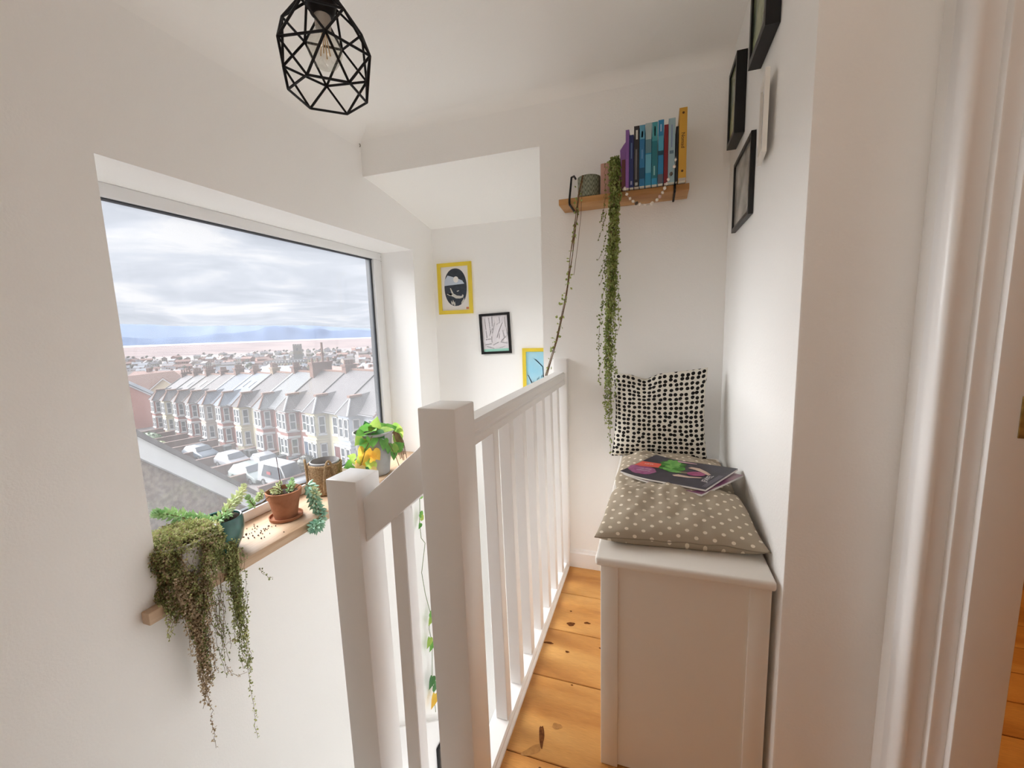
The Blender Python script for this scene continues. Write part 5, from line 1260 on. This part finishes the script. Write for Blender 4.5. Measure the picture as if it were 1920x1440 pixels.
hs(44, .835, .945, .47, .18, .32, .885, mis=(1, 1, 2, 0)); hs(34, .85, .93, .42, .02, .20, .895, mis=(1, 2)); hs(7, .86, .90, .36, -.06, .04, .885, mis=(1, 2))
hs(12, .91, .985, .40, .10, .28, .955, mis=(1, 2, 2), dens=.010, sz=.007); hs(3, .93, .97, .35, .0, .09, .965, mis=(2,), dens=.011)
hs(22, 1.00, 1.050, .50, .10, .33, 1.028, mis=(0, 0, 2)); hs(7, 1.01, 1.05, .46, -.05, .12, 1.035, mis=(0, 2)); hs(2, 1.05, 1.07, .46, .16, .20, 1.07, mis=(2,), dens=.008)
hs(1, 1.03, 1.035, .05, -.335, -.33, 1.045, mis=(0,), dens=.006); hs(1, .885, .89, .05, -.215, -.21, .905, mis=(1,), dens=.007)
hs(3, .80, .815, .38, .27, .33, .80, mis=(0,), dens=.006); hs(1, 1.13, 1.135, .34, .27, .275, 1.15, mis=(2,), dens=.008)
for pts in ([(-1.468, .965, .05), (-1.468, .975, .01), (-1.468, 1.0, -.02), (-1.468, 1.035, -.035)], [(-1.468, .965, .13), (-1.468, .99, .135), (-1.468, 1.02, .11), (-1.468, 1.03, .10)]):
    strand(stems, hang, pts, rg, .007, .007, .003, 'leaf', .002, 1)
hang.build('hanging_strands', [MAT1, MAT2, MAT3], sp, kind='stuff'); stems.build('stem', BROWN, sp)
# fleshy stems
def fleshy(mb, p, d_, s, w=.26):
    p = Vector(p); d_ = Vector(d_).normalized(); a = d_.orthogonal().normalized(); b_ = d_.cross(a)
    q = p + d_ * s * .55
    vs = [p] + [q + (a * math.cos(t) + b_ * math.sin(t)) * s * w for t in (0, 2.1, 4.2)] + [p + d_ * s]
    mb.add(vs, [(0, 2, 1), (0, 3, 2), (0, 1, 3), (1, 2, 4), (2, 3, 4), (3, 1, 4)])
def sedum(root, pts, s, m, rg, per=.0022, name='leafy_stem', world=True, taper=True, tip=True, spread=1.1, stem=True, start=0.0):
    P_ = [Vector(p) for p in pts]; sm_ = []
    for i in range(len(P_) - 1):
        a = P_[max(0, i - 1)]; b_ = P_[i]; c_ = P_[i + 1]; d_ = P_[min(len(P_) - 1, i + 2)]
        for k in range(6):
            t = k / 6; sm_.append(.5 * ((2 * b_) + (-a + c_) * t + (2 * a - 5 * b_ + 4 * c_ - d_) * t * t + (-a + 3 * b_ - 3 * c_ + d_) * t ** 3))
    sm_.append(P_[-1]); L_ = sum((y_ - x_).length for x_, y_ in zip(sm_, sm_[1:])); n_ = int(L_ / per); mb = MB()
    for i in range(n_):
        t = (i / n_); 
        if t < start: continue
        f = t * (len(sm_) - 1); k = int(f); p = sm_[k].lerp(sm_[min(k + 1, len(sm_) - 1)], f - k)
        ax = (sm_[min(k + 1, len(sm_) - 1)] - sm_[max(k - 1, 0)]).normalized(); o1 = ax.orthogonal().normalized(); o2 = ax.cross(o1)
        ph_ = i * 2.399; out = o1 * math.cos(ph_) + o2 * math.sin(ph_)
        fleshy(mb, p, out * spread + ax * (.45 + .9 * t ** 4), s * (.75 + .35 * math.sin(pi * min(1, t * 1.1))) * rg.uniform(1.0, 1.25), .23)
    if tip:
        ax = (sm_[-1] - sm_[-4]).normalized(); o1 = ax.orthogonal().normalized(); o2 = ax.cross(o1)
        for i in range(14):
            ph_ = i * 2.399; r_ = .15 + .06 * i; fleshy(mb, sm_[-1], (o1 * math.cos(ph_) + o2 * math.sin(ph_)) * r_ + ax, s * .8, .22)
    o = mb.build(name, m, root, world=world, kind=None)
    if stem: MB().tube(sm_, .0022, 5).build('stem', BROWN, o, world=world)
    return o
# teal bowl
gx, gy = -1.628, 1.118
tb = add_root('teal_bowl_plant', 'round teal glazed bowl with bluish spiky sedum stems', (gx, gy, Z0))
MB().lathe([(.036, 0), (.050, .006), (.070, .045), (.079, .090), (.078, .128), (.072, .142), (.068, .140), (.072, .125)], (0, 0, 0), 36).build('pot', TEAL, tb, world=False, smooth=True, sharp=50)
MB().lathe([(.070, .120), (.066, .132), (.03, .140)], (0, 0, 0), 20).build('soil', SOIL, tb, world=False, smooth=True)
S_ = lambda p: (gx + p[0], gy + p[1], Z0 + p[2])
sedum(tb, [S_(p) for p in [(.02, -.02, .13), (.005, -.055, .150), (-.02, -.100, .178), (-.035, -.15, .215), (-.04, -.185, .235)]], .032, SED1, rg)
sedum(tb, [S_(p) for p in [(-.02, -.01, .13), (.01, .02, .160), (.0, .06, .180), (-.01, .10, .195), (-.02, .125, .215)]], .026, SED3, rg)
sedum(tb, [S_(p) for p in [(.02, -.01, .135), (.035, -.03, .15), (.035, -.06, .155)]], .022, SED1, rg)
sedum(tb, [S_(p) for p in [(.0, .02, .13), (.03, .01, .15), (.045, -.005, .158)]], .020, SED1, rg)
sedum(tb, [S_(p) for p in [(-.02, -.03, .13), (-.03, -.04, .15), (-.02, -.06, .165)]], .020, SED2, rg)
# terracotta pot
tx, ty = -1.632, 1.425
tp = add_root('terracotta_plant', 'terracotta pot on a saucer with sedum rosettes and a thin stick', (tx, ty, Z0))
MB().lathe([(.058, 0), (.070, .002), (.073, .016), (.069, .016), (.066, .006)], (0, 0, 0), 36).build('saucer', TC, tp, world=False, smooth=True, sharp=40)
MB().lathe([(.046, .006), (.049, .008), (.066, .102), (.073, .104), (.077, .136), (.072, .138), (.067, .112), (.066, .108)], (0, 0, 0), 40).build('pot', TC, tp, world=False, smooth=True, sharp=40)
MB().lathe([(.068, .112), (.066, .120), (.03, .124)], (0, 0, 0), 24).build('soil', SOIL, tp, world=False, smooth=True)
S_ = lambda p: (tx + p[0], ty + p[1], Z0 + p[2])
MB().tube([S_((.005, -.012, .11)), S_((.0, -.020, .30))], .0016, 6).build('stick', mat('dark_stick', (.09, .04, .04), .7), tp)
sedum(tp, [S_(p) for p in [(.02, .005, .12), (.03, .01, .145), (.03, .02, .16)]], .020, SED1, rg, spread=1.2)
sedum(tp, [S_(p) for p in [(.01, .02, .12), (.02, .03, .15), (.02, .035, .172)]], .018, SED1, rg)
sedum(tp, [S_(p) for p in [(.0, -.01, .12), (-.005, -.035, .142), (.0, -.055, .155)]], .020, SED3, rg)
sedum(tp, [S_(p) for p in [(.01, -.01, .12), (.01, -.05, .165), (.0, -.105, .160), (.0, -.13, .148)]], .024, SED3, rg, start=.62)
sedum(tp, [S_(p) for p in [(.0, -.02, .12), (.0, -.07, .135), (.0, -.12, .12), (.0, -.155, .125), (.0, -.175, .165)]], .026, SED1, rg, start=.72)
sedum(tp, [S_(p) for p in [(-.02, .0, .12), (-.03, -.005, .145), (-.02, .0, .165)]], .018, SED3, rg)
sedum(tp, [S_(p) for p in [(.03, .02, .12), (.055, .05, .150), (.075, .075, .135), (.085, .085, .085), (.098, .085, .040), (.125, .080, .0), (.150, .055, -.020), (.165, .020, -.022)]], .034, SED2, rg, start=.25, per=.0026)
sedum(tp, [S_(p) for p in [(.160, .040, -.015), (.168, .015, -.024), (.172, -.015, -.026)]], .036, SED2, rg, per=.0018)
sedum(tp, [S_(p) for p in [(.098, .085, .06), (.100, .088, .09), (.098, .080, .115)]], .026, SED3, rg)
# spilt soil and dried bits on the sill
for j in range(46):
    a = rg.uniform(0, 2 * pi); x_ = -1.63 + rg.gauss(0, .05); y_ = 1.27 + rg.gauss(0, .045)
    if x_ > -1.50 or x_ < -1.76: continue
    mb = MB(); bead_at(mb, (x_, y_, Z0 + .002), .0065, rg); o = mb.build('soil_crumb', SOIL, sill)
# jute basket
jx, jy = -1.675, 1.735
jb = add_root('jute_basket', 'woven jute basket pot with two rope handles, nearly empty', (jx, jy, Z0))
prof = [(.066, 0), (.074, .004)]
for i in range(22): prof.append((.076 + .010 * i / 21 + (.0022 if i % 2 else 0), .008 + i * .0072))
prof += [(.086, .166), (.080, .168), (.078, .150), (.077, .135)]
MB().lathe(prof, (0, 0, 0), 40).build('basket', JUTE, jb, world=False, smooth=True, sharp=70)
MB().lathe([(.074, .130), (.076, .175), (.070, .178), (.066, .150), (.066, .134)], (0, 0, 0), 32).build('inner_pot', mat('inner_grey', (.30, .29, .29), .8), jb, world=False, smooth=True, sharp=50)
MB().lathe([(.068, .134), (.064, .140), (.02, .143)], (0, 0, 0), 20).build('soil', mat('dry_soil', (.30, .22, .15), .95, var=.4, vscale=90, bump=1, bscale=120), jb, world=False, smooth=True)
for a in (-2.3, -.62):
    c_, s_ = math.cos(a), math.sin(a); tx_, ty_ = -s_, c_; pts = []
    for i in range(13):
        t = i / 12; u_ = (t - .5) * .060; h_ = .03 + .165 * math.sin(pi * t) ** .55 + (0 if True else 0); r_ = .089 + .006 * math.sin(pi * t)
        pts.append((r_ * c_ + tx_ * u_, r_ * s_ + ty_ * u_, h_))
    MB().tube(pts, .0062, 8).build('handle', mat('jute_rope', (.36, .24, .13), .95, var=.3, vscale=90, bump=.8, bscale=140), jb, world=False, smooth=True)
# grey pot with pothos
px0, py0 = -1.60, 2.06
gpz = add_root('pothos_plant', 'tall grey pot with trailing green and yellowing heart-shaped leaves', (px0, py0, Z0))
MB().lathe([(.076, 0), (.082, .004), (.112, .245), (.118, .250), (.119, .262), (.112, .264), (.108, .240), (.104, .215)], (0, 0, 0), 44).build('pot', GREYP, gpz, world=False, smooth=True, sharp=40)
MB().lathe([(.106, .212), (.10, .222), (.04, .226)], (0, 0, 0), 24).build('soil', SOIL, gpz, world=False, smooth=True)
PG1 = leafmat('pothos_green', (.22, .48, .10), (.10, .30, .06), 12, .35); PG2 = leafmat('pothos_lime', (.48, .60, .14), (.26, .46, .09), 12, .4); PG3 = leafmat('pothos_yellow', (.88, .62, .10), (.80, .46, .06), 12, .4); PG4 = leafmat('pothos_dark', (.09, .24, .07), (.04, .15, .05), 12, .2); PG5 = leafmat('pothos_cream', (.80, .62, .26), (.70, .52, .22), 12, .3)
def heart(m, p, d_, up, s, root, curl=.25):
    s *= 1.18
    # p base, d_ pointing direction, up = face normal
    d_ = Vector(d_).normalized(); up = Vector(up); up = (up - d_ * up.dot(d_)).normalized(); w_ = d_.cross(up); p = Vector(p)
    out = [(0, 0), (-.10, .18), (-.06, .36), (.14, .46), (.38, .42), (.62, .28), (.84, .11), (1.0, 0)]
    vs = []; fs = []; mid = []
    for (x_, y_) in out: vs.append(p + d_ * x_ * s + w_ * y_ * s + up * s * (curl * y_ * .9 - curl * .9 * max(0, x_) ** 2 * .5))
    for (x_, y_) in out[1:-1]: vs.append(p + d_ * x_ * s - w_ * y_ * s + up * s * (curl * y_ * .9 - curl * .9 * max(0, x_) ** 2 * .5))
    for x_ in (.15, .4, .7): vs.append(p + d_ * x_ * s - up * s * curl * .9 * x_ * x_ * .5)
    n_ = len(out); r_ = lambda i: n_ + i - 1; m0 = n_ + n_ - 2
    fs = [(0, 1, m0), (1, 2, m0), (2, 3, m0), (3, 4, m0 + 1, m0), (4, 5, m0 + 1), (5, 6, m0 + 2, m0 + 1), (6, 7, m0 + 2)]
    fs += [tuple(r_(i) if 0 < i < 7 else i for i in f) for f in []]
    fs += [(0, m0, r_(1)), (r_(1), m0, r_(2)), (r_(2), m0, r_(3)), (r_(3), m0, m0 + 1, r_(4)), (r_(4), m0 + 1, r_(5)), (r_(5), m0 + 1, m0 + 2, r_(6)), (r_(6), m0 + 2, 7)]
    return MB().add(vs, fs).build('leaf', m, root, smooth=True, sharp=90)
S_ = lambda p: Vector((px0 + p[0], py0 + p[1], Z0 + p[2]))
leaves = [  # base offset, direction, normal, size, material
    ((.02, -.02, .27), (.2, .3, .9), (.8, -.5, .2), .075, PG2), ((-.02, -.04, .27), (.3, -.3, .5), (.4, -.4, .8), .075, PG1), ((.03, -.07, .27), (.6, -.3, .3), (.2, -.3, 1), .075, PG1),
    ((.05, -.04, .265), (.7, -.2, -.2), (.5, -.4, .8), .070, PG4), ((.0, -.08, .265), (.1, -.9, .2), (.5, -.2, .8), .070, PG1), ((.06, -.09, .25), (.5, -.6, -.5), (.7, -.5, .5), .066, PG1),
    ((.02, -.12, .25), (.1, -.9, -.2), (.7, -.2, .7), .068, PG2), ((.06, .0, .265), (.7, .4, .1), (.3, -.2, 1), .066, PG2), ((.02, .03, .27), (.3, .7, .2), (.6, -.3, .7), .062, PG1),
    ((.05, .06, .255), (.3, .8, .1), (.6, -.4, .6), .072, PG1), ((.06, .12, .25), (.2, .7, -.1), (.8, -.5, .3), .070, PG2), ((.07, .13, .225), (.1, .5, -.8), (.9, -.4, .2), .085, PG2), ((.09, .10, .21), (.2, .4, -.8), (.9, -.4, .2), .07, PG2),
    ((.10, -.04, .23), (.2, -.3, -.9), (.9, -.3, .2), .060, PG1), ((.11, -.01, .19), (.1, -.2, -1), (1, -.3, .2), .050, PG1), ((.11, .02, .165), (.5, .4, -.5), (.8, -.4, .4), .055, PG2), ((.12, .04, .145), (.3, .8, .3), (.7, -.3, .6), .066, PG1), ((.12, .02, .14), (.2, -.2, -.9), (1, -.3, .1), .050, PG1),
    ((.04, -.13, .24), (.2, -.6, -.8), (.9, -.3, .3), .070, PG1), ((.05, -.15, .20), (.2, -.5, -.9), (.9, -.3, .2), .085, PG3), ((.06, -.13, .165), (.2, .1, -1), (.9, -.4, .2), .075, PG3), ((.07, -.10, .17), (.3, .4, -.8), (.9, -.4, .2), .062, PG3),
    ((.05, -.17, .16), (.2, -.4, -.9), (.9, -.4, .2), .075, PG2), ((.05, -.19, .13), (.2, -.8, -.4), (.8, -.2, .6), .062, PG3), ((.06, -.21, .12), (.3, -.7, -.5), (.8, -.3, .5), .060, PG5), ((.07, -.20, .10), (.3, -.2, -.9), (.9, -.3, .2), .065, PG4),
    ((.05, -.26, .14), (.1, -.8, .1), (.8, -.3, .5), .060, PG1), ((.05, -.24, .16), (.1, -.6, .5), (.8, -.3, .5), .058, PG2), ((.05, -.29, .11), (.1, -.5, -.8), (.9, -.3, .3), .062, PG1), ((.08, -.23, .07), (.3, -.3, -.8), (.9, -.4, .2), .060, PG5), ((.08, -.15, .08), (.3, .2, -.9), (.9, -.3, .2), .060, PG5), ((.07, -.13, .11), (.1, -.1, -1), (.9, -.3, .2), .065, PG2),
    ((-.03, .0, .265), (-.4, .2, .6), (.5, -.4, .7), .06, PG4), ((.0, .0, .27), (.3, -.6, .4), (.3, -.3, .9), .07, PG4)]
for (p, d_, up, s, m) in leaves: heart(m, S_(p), d_, up, s * 1.0, gpz)
st = [[(0, 0, .22), (.06, .05, .27), (.10, .12, .20), (.11, .16, .12)], [(0, 0, .22), (.07, -.10, .26), (.06, -.15, .20), (.06, -.20, .12), (.05, -.27, .12)], [(.03, 0, .22), (.10, -.03, .25), (.12, .0, .17), (.13, .03, .10), (.14, .05, .02)]]
for j in range(9): st.append([(.05, .05, .24), (.09 + .002 * j, .065 + .006 * j, .255 - .004 * j), (.115, .075 + .008 * j, .17), (.12 + rg.gauss(0, .005), .08 + .009 * j, rg.uniform(.03, .10))])
for j in range(6): st.append([(rg.uniform(-.03, .03), rg.uniform(-.08, .0), .225), (.04, rg.uniform(-.05, .05), .262), (.08, rg.uniform(.0, .08), .262), (.10, .07, .235)])
for p_ in st: MB().tube([S_(q) for q in p_], .0022, 5).build('stem', BROWN, gpz, smooth=True)
# the long runner that hangs down the wall under the sill
run = [(-1.475, 2.20, .30), (-1.490, 2.345, .25), (-1.492, 2.36, .16), (-1.492, 2.35, .04), (-1.492, 2.335, -.05), (-1.492, 2.345, -.16), (-1.492, 2.39, -.22), (-1.49, 2.32, -.40), (-1.49, 2.35, -.58), (-1.49, 2.40, -.76), (-1.49, 2.37, -.86), (-1.49, 2.40, -1.0), (-1.49, 2.37, -1.25), (-1.49, 2.39, -1.55)]
ro = MB().tube([Vector(p) for p in run], .0022, 5).build('stem', mat('green_stem', (.16, .20, .07), .7), gpz, smooth=True)
for k_, (y_, z_, s, m) in enumerate([(2.35, .23, .04, PG1), (2.34, .19, .035, PG2), (2.36, .14, .035, PG1), (2.34, .02, .045, PG1), (2.35, -.01, .04, PG2), (2.34, -.05, .035, PG1), (2.39, -.75, .05, PG1), (2.40, -.79, .05, PG2), (2.37, -.93, .06, PG2), (2.40, -.98, .06, PG1), (2.37, -1.24, .07, PG4), (2.38, -1.32, .07, PG4), (2.39, -1.40, .08, PG3), (1.54, -.30, .0, PG2)]):
    if s > 0: heart(m, (-1.488, y_, z_), (.1, rg.choice([-1, 1]) * .6, -.6), (1, -.2, .1), s, gpz)
